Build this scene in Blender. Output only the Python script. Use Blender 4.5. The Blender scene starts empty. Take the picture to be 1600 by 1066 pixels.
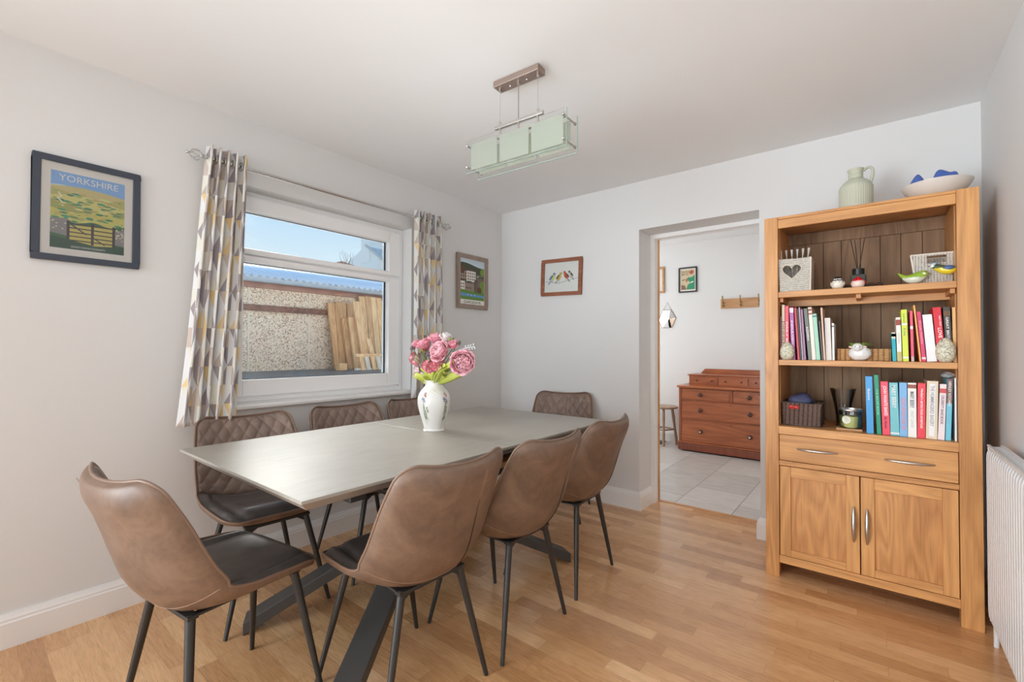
import bpy, bmesh, math, random
import numpy as np
from mathutils import Vector, Matrix, Euler
PI = math.pi
R = math.radians
random.seed(7)
SC = bpy.context.scene
COL = SC.collection

# ---------------------------------------------------------------- camera
CF, CYAW, CPIT, CROL, CH = 709.66, 38.5461, 0.9379, 0.2205, 1.1713
_y, _a, _r = R(CYAW), R(CPIT), R(CROL)
FWD = Vector((-math.sin(_y) * math.cos(_a), math.cos(_y) * math.cos(_a), math.sin(_a)))
_R1 = Vector((math.cos(_y), math.sin(_y), 0)); _U1 = _R1.cross(FWD)
RGT = _R1 * math.cos(_r) + _U1 * math.sin(_r); UPV = RGT.cross(FWD)
cam = bpy.data.objects.new('camera', bpy.data.cameras.new('camera'))
COL.objects.link(cam)
cam.data.lens = CF / 1600 * 36; cam.data.sensor_width = 36; cam.data.clip_start = .02; cam.data.clip_end = 200
M = Matrix.Identity(4)
for i in range(3):
    M[i][0] = RGT[i]; M[i][1] = UPV[i]; M[i][2] = -FWD[i]
M[2][3] = CH
cam.matrix_world = M
SC.camera = cam

# ---------------------------------------------------------------- view + world + light
SC.view_settings.view_transform = 'Standard'; SC.view_settings.look = 'None'
SC.view_settings.exposure = 0.0; SC.view_settings.gamma = 1.0
SC.cycles.use_denoising = True
SC.cycles.max_bounces = 12; SC.cycles.diffuse_bounces = 6; SC.cycles.glossy_bounces = 5
SC.cycles.transmission_bounces = 8; SC.cycles.transparent_max_bounces = 16
SC.cycles.sample_clamp_indirect = 6
SC.cycles.caustics_reflective = False; SC.cycles.caustics_refractive = False


def lin(c):
    c = c / 255.0
    return c / 12.92 if c <= .04045 else ((c + .055) / 1.055) ** 2.4


def S(r, g, b, k=1.2):
    return tuple(min(.9, lin(v) * k) for v in (r, g, b)) + (1.0,)


def setup_world():
    w = bpy.data.worlds.new('world'); SC.world = w; w.use_nodes = True
    nt = w.node_tree; n = nt.nodes; n.clear(); L = nt.links
    out = n.new('ShaderNodeOutputWorld'); bg = n.new('ShaderNodeBackground')
    tc = n.new('ShaderNodeTexCoord'); sp = n.new('ShaderNodeSeparateXYZ')
    L.new(tc.outputs['Generated'], sp.inputs[0])
    rp = n.new('ShaderNodeValToRGB'); L.new(sp.outputs['Z'], rp.inputs[0])
    e = rp.color_ramp.elements
    e[0].position = .0; e[0].color = S(226, 238, 246, 1)
    e[1].position = .75; e[1].color = S(120, 178, 236, 1)
    m = e.new(.16); m.color = S(214, 232, 246, 1)
    m = e.new(.33); m.color = S(165, 208, 246, 1)
    nz = n.new('ShaderNodeTexNoise'); nz.inputs['Scale'].default_value = 3.2; nz.inputs['Detail'].default_value = 7
    mp = n.new('ShaderNodeMapping'); mp.inputs['Scale'].default_value = (1, 1, 3.0)
    mp.inputs['Location'].default_value = (.4, .1, .3)
    L.new(tc.outputs['Generated'], mp.inputs[0]); L.new(mp.outputs[0], nz.inputs['Vector'])
    cr = n.new('ShaderNodeValToRGB'); cr.color_ramp.elements[0].position = .56; cr.color_ramp.elements[1].position = .78
    L.new(nz.outputs[0], cr.inputs[0])
    mx = n.new('ShaderNodeMix'); mx.data_type = 'RGBA'
    L.new(cr.outputs[0], mx.inputs[0]); L.new(rp.outputs[0], mx.inputs[6]); mx.inputs[7].default_value = (.95, .95, .96, 1)
    L.new(mx.outputs[2], bg.inputs[0]); bg.inputs[1].default_value = 1.15
    L.new(bg.outputs[0], out.inputs[0])


setup_world()


def area(name, loc, rot, sx, sy, power, color=(1, 1, 1), spread=PI):
    l = bpy.data.lights.new(name, 'AREA'); l.shape = 'RECTANGLE'; l.size = sx; l.size_y = sy
    l.energy = power; l.color = color; l.spread = spread
    o = bpy.data.objects.new(name, l); COL.objects.link(o); o.location = loc; o.rotation_euler = rot
    return o


# sun, high and hazy, over the garage on the window side
sun = bpy.data.lights.new('sun', 'SUN'); sun.energy = 5.5; sun.angle = R(38); sun.color = (1, .97, .92)
so = bpy.data.objects.new('sun', sun); COL.objects.link(so)
so.rotation_euler = Vector((.86, -.12, -.44)).to_track_quat('-Z', 'Y').to_euler()
# added fill lamp hidden below the sill, tipped up to brighten the ceiling
area('sill_fill', (-3.58, 1.55, .50), Vector((.84, .10, .50)).to_track_quat('-Z', 'Y').to_euler(), 1.3, .6, 45, (.97, .98, 1.0))
# added fill lamp behind the camera, by the left wall, lighting the right side
area('left_rear_fill', (-2.45, -1.9, 1.20), Vector((.66, .75, .06)).to_track_quat('-Z', 'Y').to_euler(), 1.8, 2.0, 100, (.84, .925, 1.0), R(120))
# second added fill, unseen, well behind the camera and facing the back wall
area('rear_fill', (-.6, -3.6, 1.1), Vector((-.08, .96, .18)).to_track_quat('-Z', 'Y').to_euler(), 2.0, 1.6, 23, (.88, .94, 1.0), R(110))
# small invented fill lamp just behind the camera, angled up to lift the ceiling
area('camera_fill', (.02, -.55, 1.30), Vector((-1.0, 2.7, 1.25)).to_track_quat('-Z', 'Y').to_euler(), .7, .5, 5.5, (.86, .93, 1.0), R(120))
# daylight of the hall's own window, far to the left of the doorway
area('hall_daylight', (-3.4, 4.6, 1.5), (0, R(-90), 0), 1.7, 1.7, 32, (.98, .99, 1.0))
area('hall_right_fill', (1.6, 4.6, 1.5), (0, R(90), 0), 1.6, 1.6, 10, (1, .98, .96))  # extra fill lamp added inside the hall's right end, out of view

# ---------------------------------------------------------------- helpers


def at(u, v, ax, val):
    """Where the sight line through photo point (u, v) meets the plane axis=val."""
    d = FWD * CF + RGT * (u - 800) + UPV * (533 - v)
    o = Vector((0, 0, CH)); t = (val - o[ax]) / d[ax]
    return o + d * t


class MB:
    def __init__(s): s.v = []; s.f = []; s.m = []; s.uv = None

    def add(s, vs, fs, mi=0, T=None):
        o = len(s.v)
        for p in vs:
            p = Vector(p)
            s.v.append(T @ p if T is not None else p)
        for f in fs: s.f.append([i + o for i in f]); s.m.append(mi)
        return s

    def box(s, x0, x1, y0, y1, z0, z1, mi=0, T=None):
        if x0 > x1: x0, x1 = x1, x0
        if y0 > y1: y0, y1 = y1, y0
        if z0 > z1: z0, z1 = z1, z0
        vs = [(x, y, z) for z in (z0, z1) for y in (y0, y1) for x in (x0, x1)]
        fs = [(0, 2, 3, 1), (4, 5, 7, 6), (0, 1, 5, 4), (2, 6, 7, 3), (0, 4, 6, 2), (1, 3, 7, 5)]
        return s.add(vs, fs, mi, T)

    def tube(s, pts, rad, n=10, mi=0, closed=False, caps=True, T=None, sq=None):
        pts = [Vector(p) for p in pts]; N = len(pts)
        rad = rad if isinstance(rad, (list, tuple)) else [rad] * N
        vs = []; fs = []; ref = None
        for i, p in enumerate(pts):
            if closed: t = pts[(i + 1) % N] - pts[i - 1]
            else: t = pts[min(i + 1, N - 1)] - pts[max(i - 1, 0)]
            t.normalize()
            if ref is None:
                ref = t.cross(Vector((0, 0, 1)))
                if ref.length < .2: ref = t.cross(Vector((1, 0, 0)))
            ref = (ref - t * ref.dot(t))
            if ref.length < 1e-6: ref = t.orthogonal()
            ref.normalize(); b = t.cross(ref)
            for k in range(n):
                a = 2 * PI * k / n
                d = ref * math.cos(a) * (sq[0] if sq else 1) + b * math.sin(a) * (sq[1] if sq else 1)
                vs.append(p + d * rad[i])
        for i in range(N if closed else N - 1):
            j = (i + 1) % N
            for k in range(n):
                l = (k + 1) % n
                fs.append((i * n + k, i * n + l, j * n + l, j * n + k))
        if caps and not closed:
            fs.append(tuple(range(n))[::-1]); fs.append(tuple((N - 1) * n + k for k in range(n)))
        return s.add(vs, fs, mi, T)

    def lathe(s, prof, n=32, mi=0, T=None, fn=None):
        vs = []; fs = []; N = len(prof)
        for (r, z) in prof:
            for k in range(n):
                a = 2 * PI * k / n
                rr = r * (fn(a, z) if fn else 1)
                vs.append((rr * math.cos(a), rr * math.sin(a), z))
        for i in range(N - 1):
            for k in range(n):
                l = (k + 1) % n
                fs.append((i * n + k, i * n + l, (i + 1) * n + l, (i + 1) * n + k))
        if prof[0][0] > 1e-5: fs.append(tuple(range(n))[::-1])
        if prof[-1][0] > 1e-5: fs.append(tuple((N - 1) * n + k for k in range(n)))
        return s.add(vs, fs, mi, T)

    def ball(s, c, r, n=14, mi=0, sc=(1, 1, 1), T=None, fn=None):
        vs = []; fs = []; h = n // 2 + 2
        for i in range(h + 1):
            p = PI * i / h
            for k in range(n):
                a = 2 * PI * k / n
                q = Vector((math.sin(p) * math.cos(a), math.sin(p) * math.sin(a), math.cos(p)))
                k2 = fn(q) if fn else 1
                vs.append((c[0] + q.x * r * sc[0] * k2, c[1] + q.y * r * sc[1] * k2, c[2] + q.z * r * sc[2] * k2))
        for i in range(h):
            for k in range(n):
                l = (k + 1) % n
                fs.append((i * n + k, (i + 1) * n + k, (i + 1) * n + l, i * n + l))
        return s.add(vs, fs, mi, T)

    def prism(s, poly, axis, a, b, mi=0, T=None):
        """poly in the two other axes (cyclic order kept), extruded a..b on axis."""
        def P(p, t):
            if axis == 0: return (t, p[0], p[1])
            if axis == 1: return (p[0], t, p[1])
            return (p[0], p[1], t)
        n = len(poly); vs = [P(p, a) for p in poly] + [P(p, b) for p in poly]
        fs = [tuple(range(n))[::-1], tuple(range(n, 2 * n))]
        for i in range(n): fs.append((i, (i + 1) % n, n + (i + 1) % n, n + i))
        return s.add(vs, fs, mi, T)

    def grid(s, fn, nu, nv, mi=0, T=None, uvfn=None):
        vs = [fn(i / nu, j / nv) for j in range(nv + 1) for i in range(nu + 1)]
        fs = [(j * (nu + 1) + i, j * (nu + 1) + i + 1, (j + 1) * (nu + 1) + i + 1, (j + 1) * (nu + 1) + i)
              for j in range(nv) for i in range(nu)]
        if uvfn: s.uv = [uvfn(i / nu, j / nv) for j in range(nv + 1) for i in range(nu + 1)]
        return s.add(vs, fs, mi, T)

    def build(s, name, mats, parent=None, loc=None, rot=None, smooth=None, bevel=0, solid=0, subsurf=0, fix=True, segs=2):
        me = bpy.data.meshes.new(name)
        me.from_pydata([tuple(v) for v in s.v], [], s.f)
        if not isinstance(mats, (list, tuple)): mats = [mats]
        for m in mats: me.materials.append(m)
        me.polygons.foreach_set('material_index', s.m)
        if s.uv:
            ul = me.uv_layers.new(name='UVMap')
            for lp in me.loops: ul.data[lp.index].uv = s.uv[lp.vertex_index]
        if fix:
            bm = bmesh.new(); bm.from_mesh(me)
            if not s.uv: bmesh.ops.remove_doubles(bm, verts=bm.verts, dist=1e-6)
            bmesh.ops.recalc_face_normals(bm, faces=bm.faces); bm.to_mesh(me); bm.free()
        if smooth is not None:
            me.shade_smooth(); me.set_sharp_from_angle(angle=R(smooth))
        me.update()
        o = bpy.data.objects.new(name, me); COL.objects.link(o)
        if parent: o.parent = parent
        if loc is not None: o.location = loc
        if rot is not None: o.rotation_euler = rot
        if bevel:
            b = o.modifiers.new('bevel', 'BEVEL'); b.width = bevel; b.segments = segs; b.limit_method = 'ANGLE'; b.angle_limit = R(40)
            b.harden_normals = False
        if solid:
            b = o.modifiers.new('solid', 'SOLIDIFY'); b.thickness = solid; b.offset = 0
        if subsurf:
            b = o.modifiers.new('sub', 'SUBSURF'); b.levels = subsurf; b.render_levels = subsurf
        return o


def empty(name, loc=(0, 0, 0), rz=0, rot=None):
    o = bpy.data.objects.new(name, None); COL.objects.link(o); o.location = loc
    o.rotation_euler = rot if rot is not None else (0, 0, rz); o.empty_display_size = .05
    return o


def tag(o, label, cat, group=None, kind=None):
    if label: o['label'] = label
    if cat: o['category'] = cat
    if group: o['group'] = group
    if kind: o['kind'] = kind
    return o


def structure(o): o['kind'] = 'structure'; return o


def copy_tree(o, parent=None):
    c = o.copy(); COL.objects.link(c); c.parent = parent
    for ch in list(o.children): copy_tree(ch, c)
    return c


def text_mesh(name, body, w, h, mat, parent, T, thick=.0006, bold=0.0, spacing=1.0):
    """Lettering whose box is w x h, centred, lying in local XZ facing -Y, then moved by T."""
    cu = bpy.data.curves.new('t', 'FONT'); cu.body = body; cu.size = 1; cu.offset = bold
    cu.space_character = spacing; cu.resolution_u = 3
    ob = bpy.data.objects.new('t', cu); COL.objects.link(ob)
    dg = bpy.context.evaluated_depsgraph_get(); me = bpy.data.meshes.new_from_object(ob.evaluated_get(dg))
    bpy.data.objects.remove(ob)
    vs = [v.co.copy() for v in me.vertices]; fs = [list(p.vertices) for p in me.polygons]
    bpy.data.meshes.remove(me)
    x0 = min(v.x for v in vs); x1 = max(v.x for v in vs); y0 = min(v.y for v in vs); y1 = max(v.y for v in vs)
    mb = MB()
    mb.add([((v.x - x0) / (x1 - x0) * w - w / 2, -thick, (v.y - y0) / (y1 - y0) * h - h / 2) for v in vs], fs, 0, T)
    me = mb.build(name, mat, parent, fix=False)
    return me


def catmull(K, t):
    n = len(K) - 1; t = min(max(t, 0), n - 1e-6); i = int(t); f = t - i
    p0, p1, p2, p3 = [np.array(K[min(max(j, 0), n)], float) for j in (i - 1, i, i + 1, i + 2)]
    return .5 * ((2 * p1) + (-p0 + p2) * f + (2 * p0 - 5 * p1 + 4 * p2 - p3) * f * f + (-p0 + 3 * p1 - 3 * p2 + p3) * f ** 3)


# ---------------------------------------------------------------- materials
class NT:
    def __init__(s, name):
        s.mat = bpy.data.materials.new(name); s.mat.use_nodes = True
        s.t = s.mat.node_tree; s.n = s.t.nodes; s.L = s.t.links
        s.b = s.n['Principled BSDF']; s.out = s.n['Material Output']

    def node(s, t, **k):
        x = s.n.new(t)
        for a, v in k.items(): setattr(x, a, v)
        return x

    def put(s, sock, v):
        if isinstance(v, bpy.types.NodeSocket): s.L.new(v, sock)
        elif v is not None: sock.default_value = v

    def m(s, op, a, b=None, c=None):
        x = s.node('ShaderNodeMath', operation=op)
        s.put(x.inputs[0], a); s.put(x.inputs[1], b); s.put(x.inputs[2], c)
        return x.outputs[0]

    def mix(s, f, a, b, blend='MIX'):
        x = s.node('ShaderNodeMix', data_type='RGBA', blend_type=blend)
        s.put(x.inputs[0], f); s.put(x.inputs[6], a); s.put(x.inputs[7], b)
        return x.outputs[2]

    def coords(s, kind='Object'): return s.node('ShaderNodeTexCoord').outputs[kind]

    def mapping(s, v, scale=(1, 1, 1), loc=(0, 0, 0), rot=(0, 0, 0)):
        x = s.node('ShaderNodeMapping'); s.put(x.inputs['Vector'], v)
        x.inputs['Scale'].default_value = scale; x.inputs['Location'].default_value = loc; x.inputs['Rotation'].default_value = rot
        return x.outputs[0]

    def noise(s, v, scale, detail=3, rough=.5, dist=0):
        x = s.node('ShaderNodeTexNoise'); s.put(x.inputs['Vector'], v); x.inputs['Scale'].default_value = scale
        x.inputs['Detail'].default_value = detail; x.inputs['Roughness'].default_value = rough; x.inputs['Distortion'].default_value = dist
        return x.outputs[0]

    def white(s, v):
        x = s.node('ShaderNodeTexWhiteNoise', noise_dimensions='3D'); s.put(x.inputs['Vector'], v); return x.outputs['Value']

    def ramp(s, f, els, interp='LINEAR'):
        x = s.node('ShaderNodeValToRGB'); s.put(x.inputs[0], f); r = x.color_ramp; r.interpolation = interp
        while len(r.elements) < len(els): r.elements.new(.5)
        for e, (p, c) in zip(r.elements, els): e.position = p; e.color = c
        return x.outputs[0]

    def sep(s, v):
        x = s.node('ShaderNodeSeparateXYZ'); s.put(x.inputs[0], v); return x.outputs

    def comb(s, x_, y_, z_):
        x = s.node('ShaderNodeCombineXYZ'); s.put(x.inputs[0], x_); s.put(x.inputs[1], y_); s.put(x.inputs[2], z_); return x.outputs[0]

    def bump(s, h, strength=.2, dist=.01):
        x = s.node('ShaderNodeBump'); s.put(x.inputs['Height'], h); x.inputs['Strength'].default_value = strength
        x.inputs['Distance'].default_value = dist; s.L.new(x.outputs[0], s.b.inputs['Normal'])

    def set(s, **k):
        for a, v in k.items(): s.put(s.b.inputs[{'color': 'Base Color', 'rough': 'Roughness', 'metal': 'Metallic', 'spec': 'Specular IOR Level', 'coat': 'Coat Weight', 'coatr': 'Coat Roughness', 'trans': 'Transmission Weight', 'ior': 'IOR', 'alpha': 'Alpha', 'sheen': 'Sheen Weight', 'sss': 'Subsurface Weight'}[a]], v)
        return s.mat


def plain(name, col, rough=.5, metal=0, spec=.5, var=0, vscale=8, bump=0, bscale=60, coat=0):
    t = NT(name); c = col
    if var:
        nz = t.noise(t.coords(), vscale, 4)
        dk = tuple(v * (1 - var) for v in col[:3]) + (1,); lt = tuple(min(1, v * (1 + var)) for v in col[:3]) + (1,)
        c = t.ramp(nz, [(.3, dk), (.7, lt)])
    if bump: t.bump(t.noise(t.coords(), bscale, 3), bump, .004)
    return t.set(color=c, rough=rough, metal=metal, spec=spec, coat=coat)


def wood(name, c1, c2, axis=2, rough=.45, scale=1.0, rings=9, coat=.15, dark=None):
    t = NT(name); oi = t.node('ShaderNodeObjectInfo').outputs['Random']
    sc = [7.0 * scale] * 3; sc[axis] = .9 * scale
    v = t.coords(); off = t.m('MULTIPLY', oi, 37.0)
    add = t.node('ShaderNodeVectorMath', operation='ADD'); t.put(add.inputs[0], v); t.put(add.inputs[1], t.comb(off, off, off))
    v = t.mapping(add.outputs[0], tuple(sc))
    n = t.noise(v, 1.0, 2, .45, .35)
    ring = t.m('FRACT', t.m('MULTIPLY', n, rings))
    ring = t.m('ABSOLUTE', t.m('SUBTRACT', ring, .5))
    sc2 = [260.0 * scale] * 3; sc2[axis] = 7.0 * scale
    fine = t.noise(t.mapping(add.outputs[0], tuple(sc2)), 1.0, 2)
    big = t.noise(t.mapping(add.outputs[0], tuple(q * .5 for q in sc)), 1.0, 2)
    f = t.m('ADD', t.m('ADD', .10, t.m('MULTIPLY', ring, .62)), t.m('MULTIPLY', fine, .6))
    f = t.m('ADD', f, t.m('MULTIPLY', t.m('SUBTRACT', big, .5), .9))
    col = t.ramp(f, [(.15, c1), (.8, c2)])
    t.bump(fine, .12, .002)
    return t.set(color=col, rough=rough, coat=coat, coatr=.3)


def m_paint(name, col, b=.03):
    t = NT(name); t.bump(t.noise(t.coords(), 220, 3), b, .002)
    c = t.ramp(t.noise(t.coords(), 1.3, 3), [(.3, tuple(v * .985 for v in col[:3]) + (1,)), (.7, col)])
    return t.set(color=c, rough=.75, spec=.25)


MAT = {}
MAT['wall'] = m_paint('wall_paint', (.735, .730, .722, 1))
MAT['hallwall'] = m_paint('hall_paint', (.83, .83, .825, 1))
MAT['ceiling'] = m_paint('ceiling_paint', (.86, .866, .868, 1))
MAT['gloss'] = plain('white_gloss_paint', (.84, .83, .815, 1), .35)
MAT['upvc'] = plain('white_window_plastic', (.93, .93, .93, 1), .28)


def m_floor():
    t = NT('oak_strip_floor'); x, y, z = t.sep(t.coords())
    W, Ln = .0665, .47
    row = t.m('FLOOR', t.m('DIVIDE', y, W)); ro = t.white(t.comb(row, 3.3, 1.7))
    xs = t.m('DIVIDE', t.m('ADD', x, t.m('MULTIPLY', ro, 3.0)), Ln)
    cell = t.m('FLOOR', xs); idv = t.comb(row, cell, 5.1); tone = t.white(idv)
    fx = t.m('FRACT', xs); fy = t.m('FRACT', t.m('DIVIDE', y, W))
    o2 = t.m('MULTIPLY', t.white(t.comb(cell, row, 9.4)), 40.0)
    gv = t.comb(t.m('ADD', t.m('MULTIPLY', x, 3.0), o2), t.m('ADD', t.m('MULTIPLY', y, 26.0), o2), o2)
    n = t.noise(gv, 1.0, 2, .5, .4)
    ring = t.m('ABSOLUTE', t.m('SUBTRACT', t.m('FRACT', t.m('MULTIPLY', n, 8.0)), .5))
    fine = t.noise(t.comb(t.m('MULTIPLY', x, 14.0), t.m('MULTIPLY', y, 500.0), o2), 1.0, 2)
    base = t.ramp(tone, [(0, S(182, 136, 92)), (.35, S(198, 152, 106)), (.7, S(208, 164, 118)), (1, S(222, 182, 136))])
    g = t.m('ADD', t.m('MULTIPLY', ring, .55), t.m('MULTIPLY', fine, .5))
    gr = t.ramp(g, [(.1, (.80, .74, .67, 1)), (.6, (1.06, 1.05, 1.03, 1))])
    col = t.mix(1.0, base, gr, 'MULTIPLY')
    jy = t.m('LESS_THAN', t.m('MINIMUM', fy, t.m('SUBTRACT', 1.0, fy)), .010)
    jx = t.m('LESS_THAN', t.m('MINIMUM', fx, t.m('SUBTRACT', 1.0, fx)), .0018)
    j = t.m('MAXIMUM', jy, jx)
    col = t.mix(t.m('MULTIPLY', j, .45), col, S(110, 72, 44))
    t.bump(t.m('SUBTRACT', t.m('MULTIPLY', fine, .15), j), .12, .002)
    rg = t.m('ADD', .23, t.m('MULTIPLY', fine, .10))
    return t.set(color=col, rough=rg, spec=.5, coat=.45, coatr=.20)


def m_tile():
    t = NT('grey_stone_tiles'); x, y, z = t.sep(t.coords())
    W, Ln = .40, .62
    row = t.m('FLOOR', t.m('DIVIDE', x, W))
    off = t.m('MULTIPLY', t.m('FRACT', t.m('MULTIPLY', row, .5)), Ln)
    ys = t.m('DIVIDE', t.m('ADD', y, off), Ln); fy = t.m('FRACT', ys); fx = t.m('FRACT', t.m('DIVIDE', x, W))
    tone = t.white(t.comb(row, t.m('FLOOR', ys), 2.2))
    n = t.noise(t.mapping(t.coords(), (3, 14, 3)), 2.0, 6, .6, .5)
    f = t.m('ADD', t.m('MULTIPLY', n, .7), t.m('MULTIPLY', tone, .3))
    col = t.ramp(f, [(.25, S(160, 155, 150)), (.75, S(200, 195, 190))])
    j = t.m('MAXIMUM', t.m('LESS_THAN', fx, .014), t.m('LESS_THAN', fy, .009))
    col = t.mix(j, col, S(120, 116, 112))
    t.bump(t.m('SUBTRACT', t.m('MULTIPLY', n, .2), j), .2, .003)
    return t.set(color=col, rough=.38)


MAT['floor'] = m_floor(); MAT['tile'] = m_tile()
OAK1, OAK2 = S(162, 108, 58), S(208, 153, 94)
MAT['oak_z'] = wood('honey_oak_upright', OAK1, OAK2, 2)
MAT['oak_x'] = wood('honey_oak_across', OAK1, OAK2, 0)
MAT['oak_panel'] = wood('honey_oak_panel', S(160, 106, 58), S(206, 150, 92), 2, rings=14)
MAT['oak_back'] = wood('brown_oak_backboard', S(104, 78, 56), S(142, 112, 84), 2, rough=.7, coat=0)
MAT['mahogany'] = wood('red_mahogany', S(122, 60, 30), S(172, 98, 56), 0, rough=.3, coat=.4)
MAT['mahog_z'] = wood('red_mahogany_upright', S(116, 56, 30), S(160, 88, 50), 2, rough=.3, coat=.4)
MAT['mahog_dark'] = wood('dark_mahogany', S(88, 40, 24), S(130, 66, 40), 2, rough=.35, coat=.3)
MAT['pine'] = wood('pale_pine', S(186, 142, 98), S(226, 190, 146), 2, rough=.7, coat=0)
MAT['pine2'] = wood('weathered_pine', S(160, 120, 84), S(205, 164, 122), 2, rough=.8, coat=0)
MAT['pine_grey'] = wood('grey_weathered_wood', S(170, 162, 150), S(215, 208, 196), 2, rough=.85, coat=0)
MAT['rail_wood'] = wood('tan_rail_wood', S(164, 118, 78), S(196, 150, 106), 0)
MAT['stool_wood'] = wood('greyed_stool_wood', S(120, 96, 76), S(160, 134, 110), 2)
MAT['frame_brown'] = wood('red_brown_frame_wood', S(105, 60, 40), S(150, 92, 64), 0, scale=2)
MAT['frame_taupe'] = wood('taupe_frame_wood', S(120, 104, 94), S(148, 130, 118), 2, scale=2, coat=0)
MAT['frame_navy'] = plain('dark_slate_frame', S(52, 58, 70), .4)
MAT['beam'] = plain('rusty_brown_beam', S(120, 88, 76), .8, var=.3, vscale=20)
MAT['fascia'] = plain('faded_red_brown_board', S(160, 122, 110), .8, var=.15)


def m_leather(name, c1, c2, rough=.42, seatish=False):
    t = NT(name); v = t.coords()
    n = t.noise(v, 9, 5, .6, .8); n2 = t.noise(v, 60, 4, .6)
    f = t.m('ADD', t.m('MULTIPLY', n, .8), t.m('MULTIPLY', n2, .2))
    col = t.ramp(f, [(.35, c1), (.65, c2)])
    vo = t.node('ShaderNodeTexVoronoi', feature='DISTANCE_TO_EDGE'); t.put(vo.inputs['Vector'], v); vo.inputs['Scale'].default_value = 420
    t.bump(t.m('ADD', t.m('MULTIPLY', vo.outputs[0], .6), t.m('MULTIPLY', n2, .5)), .12, .002)
    return t.set(color=col, rough=rough, spec=.5)


MAT['leather'] = m_leather('brown_leather', S(94, 74, 61), S(121, 97, 80), .45)
MAT['leather_in'] = m_leather('quilted_brown_leather', S(104, 86, 76), S(132, 112, 100), .36)
MAT['leather_seat'] = m_leather('dark_seat_leather', S(74, 69, 67), S(92, 86, 83), .30)
MAT['piping'] = plain('leather_piping', S(118, 94, 78), .4)
MAT['blackmetal'] = plain('black_metal', S(50, 48, 46), .38, .3)
MAT['seam'] = plain('dark_seam', S(52, 38, 30), .7)
MAT['stitch'] = plain('tan_stitching', S(160, 130, 106), .7)


def m_ceramic():
    t = NT('grey_ceramic_top'); v = t.coords()
    n = t.noise(v, 4, 6, .6); n2 = t.noise(t.mapping(v, (60, 8, 60)), 1, 3)
    f = t.m('ADD', t.m('MULTIPLY', n, .6), t.m('MULTIPLY', n2, .4))
    col = t.ramp(f, [(.3, S(138, 133, 124)), (.7, S(156, 150, 140))])
    return t.set(color=col, rough=.38, spec=.5)


MAT['ceramic'] = m_ceramic()
MAT['table_edge'] = plain('taupe_table_edge', S(140, 132, 124), .4)
MAT['anthracite'] = plain('anthracite_metal', S(66, 64, 62), .4, .2)
MAT['chrome'] = plain('polished_chrome', (.62, .61, .60, 1), .16, 1)
MAT['nickel'] = plain('brushed_nickel', (.58, .55, .52, 1), .34, 1)
MAT['bronze_nickel'] = plain('satin_bronze_nickel', S(150, 132, 122), .38, .6)
MAT['brass'] = plain('aged_brass', S(150, 128, 84), .35, .8)
MAT['radiator'] = plain('white_radiator_enamel', (.74, .75, .76, 1), .3)


def m_glass(name, tint=(1, 1, 1, 1), gl=.06, rough=.0, fk=.8):
    t = NT(name); t.n.remove(t.b)
    tr = t.node('ShaderNodeBsdfTransparent'); tr.inputs[0].default_value = tint
    g = t.node('ShaderNodeBsdfGlossy'); g.inputs['Roughness'].default_value = rough
    lw = t.node('ShaderNodeFresnel'); lw.inputs[0].default_value = 1.45
    mx = t.node('ShaderNodeMixShader')
    t.L.new(t.m('ADD', t.m('MULTIPLY', lw.outputs[0], fk), gl - .03), mx.inputs[0]); t.L.new(tr.outputs[0], mx.inputs[1]); t.L.new(g.outputs[0], mx.inputs[2])
    t.L.new(mx.outputs[0], t.out.inputs[0])
    return t.mat


MAT['glass'] = m_glass('window_glass', (.97, .985, .98, 1), .03)
MAT['pictureglass'] = m_glass('picture_glass', (1, 1, 1, 1), .035)
MAT['lampglass'] = m_glass('clear_greenish_glass', (.985, .995, .988, 1), .03, 0, .25)
MAT['glass_edge'] = plain('green_glass_edge', S(150, 168, 160), .15)
MAT['clearglass'] = m_glass('clear_glassware', (.97, .98, .97, 1), .04)
t = NT('frosted_green_glass')
t.set(color=(.71, .73, .67, 1), rough=.7, spec=.15)
_tl = t.node('ShaderNodeBsdfTranslucent'); _tl.inputs[0].default_value = (.72, .75, .68, 1)
_tt = t.node('ShaderNodeBsdfTransparent'); _tt.inputs[0].default_value = (.93, .97, .90, 1)
_m1 = t.node('ShaderNodeMixShader'); _m1.inputs[0].default_value = .5
t.L.new(t.b.outputs[0], _m1.inputs[1]); t.L.new(_tl.outputs[0], _m1.inputs[2])
_m2 = t.node('ShaderNodeMixShader'); _m2.inputs[0].default_value = .30
t.L.new(_m1.outputs[0], _m2.inputs[1]); t.L.new(_tt.outputs[0], _m2.inputs[2]); t.L.new(_m2.outputs[0], t.out.inputs[0])
MAT['frost'] = t.mat
MAT['mirror'] = plain('mirror_glass', (.9, .9, .9, 1), .03, 1)


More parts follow.
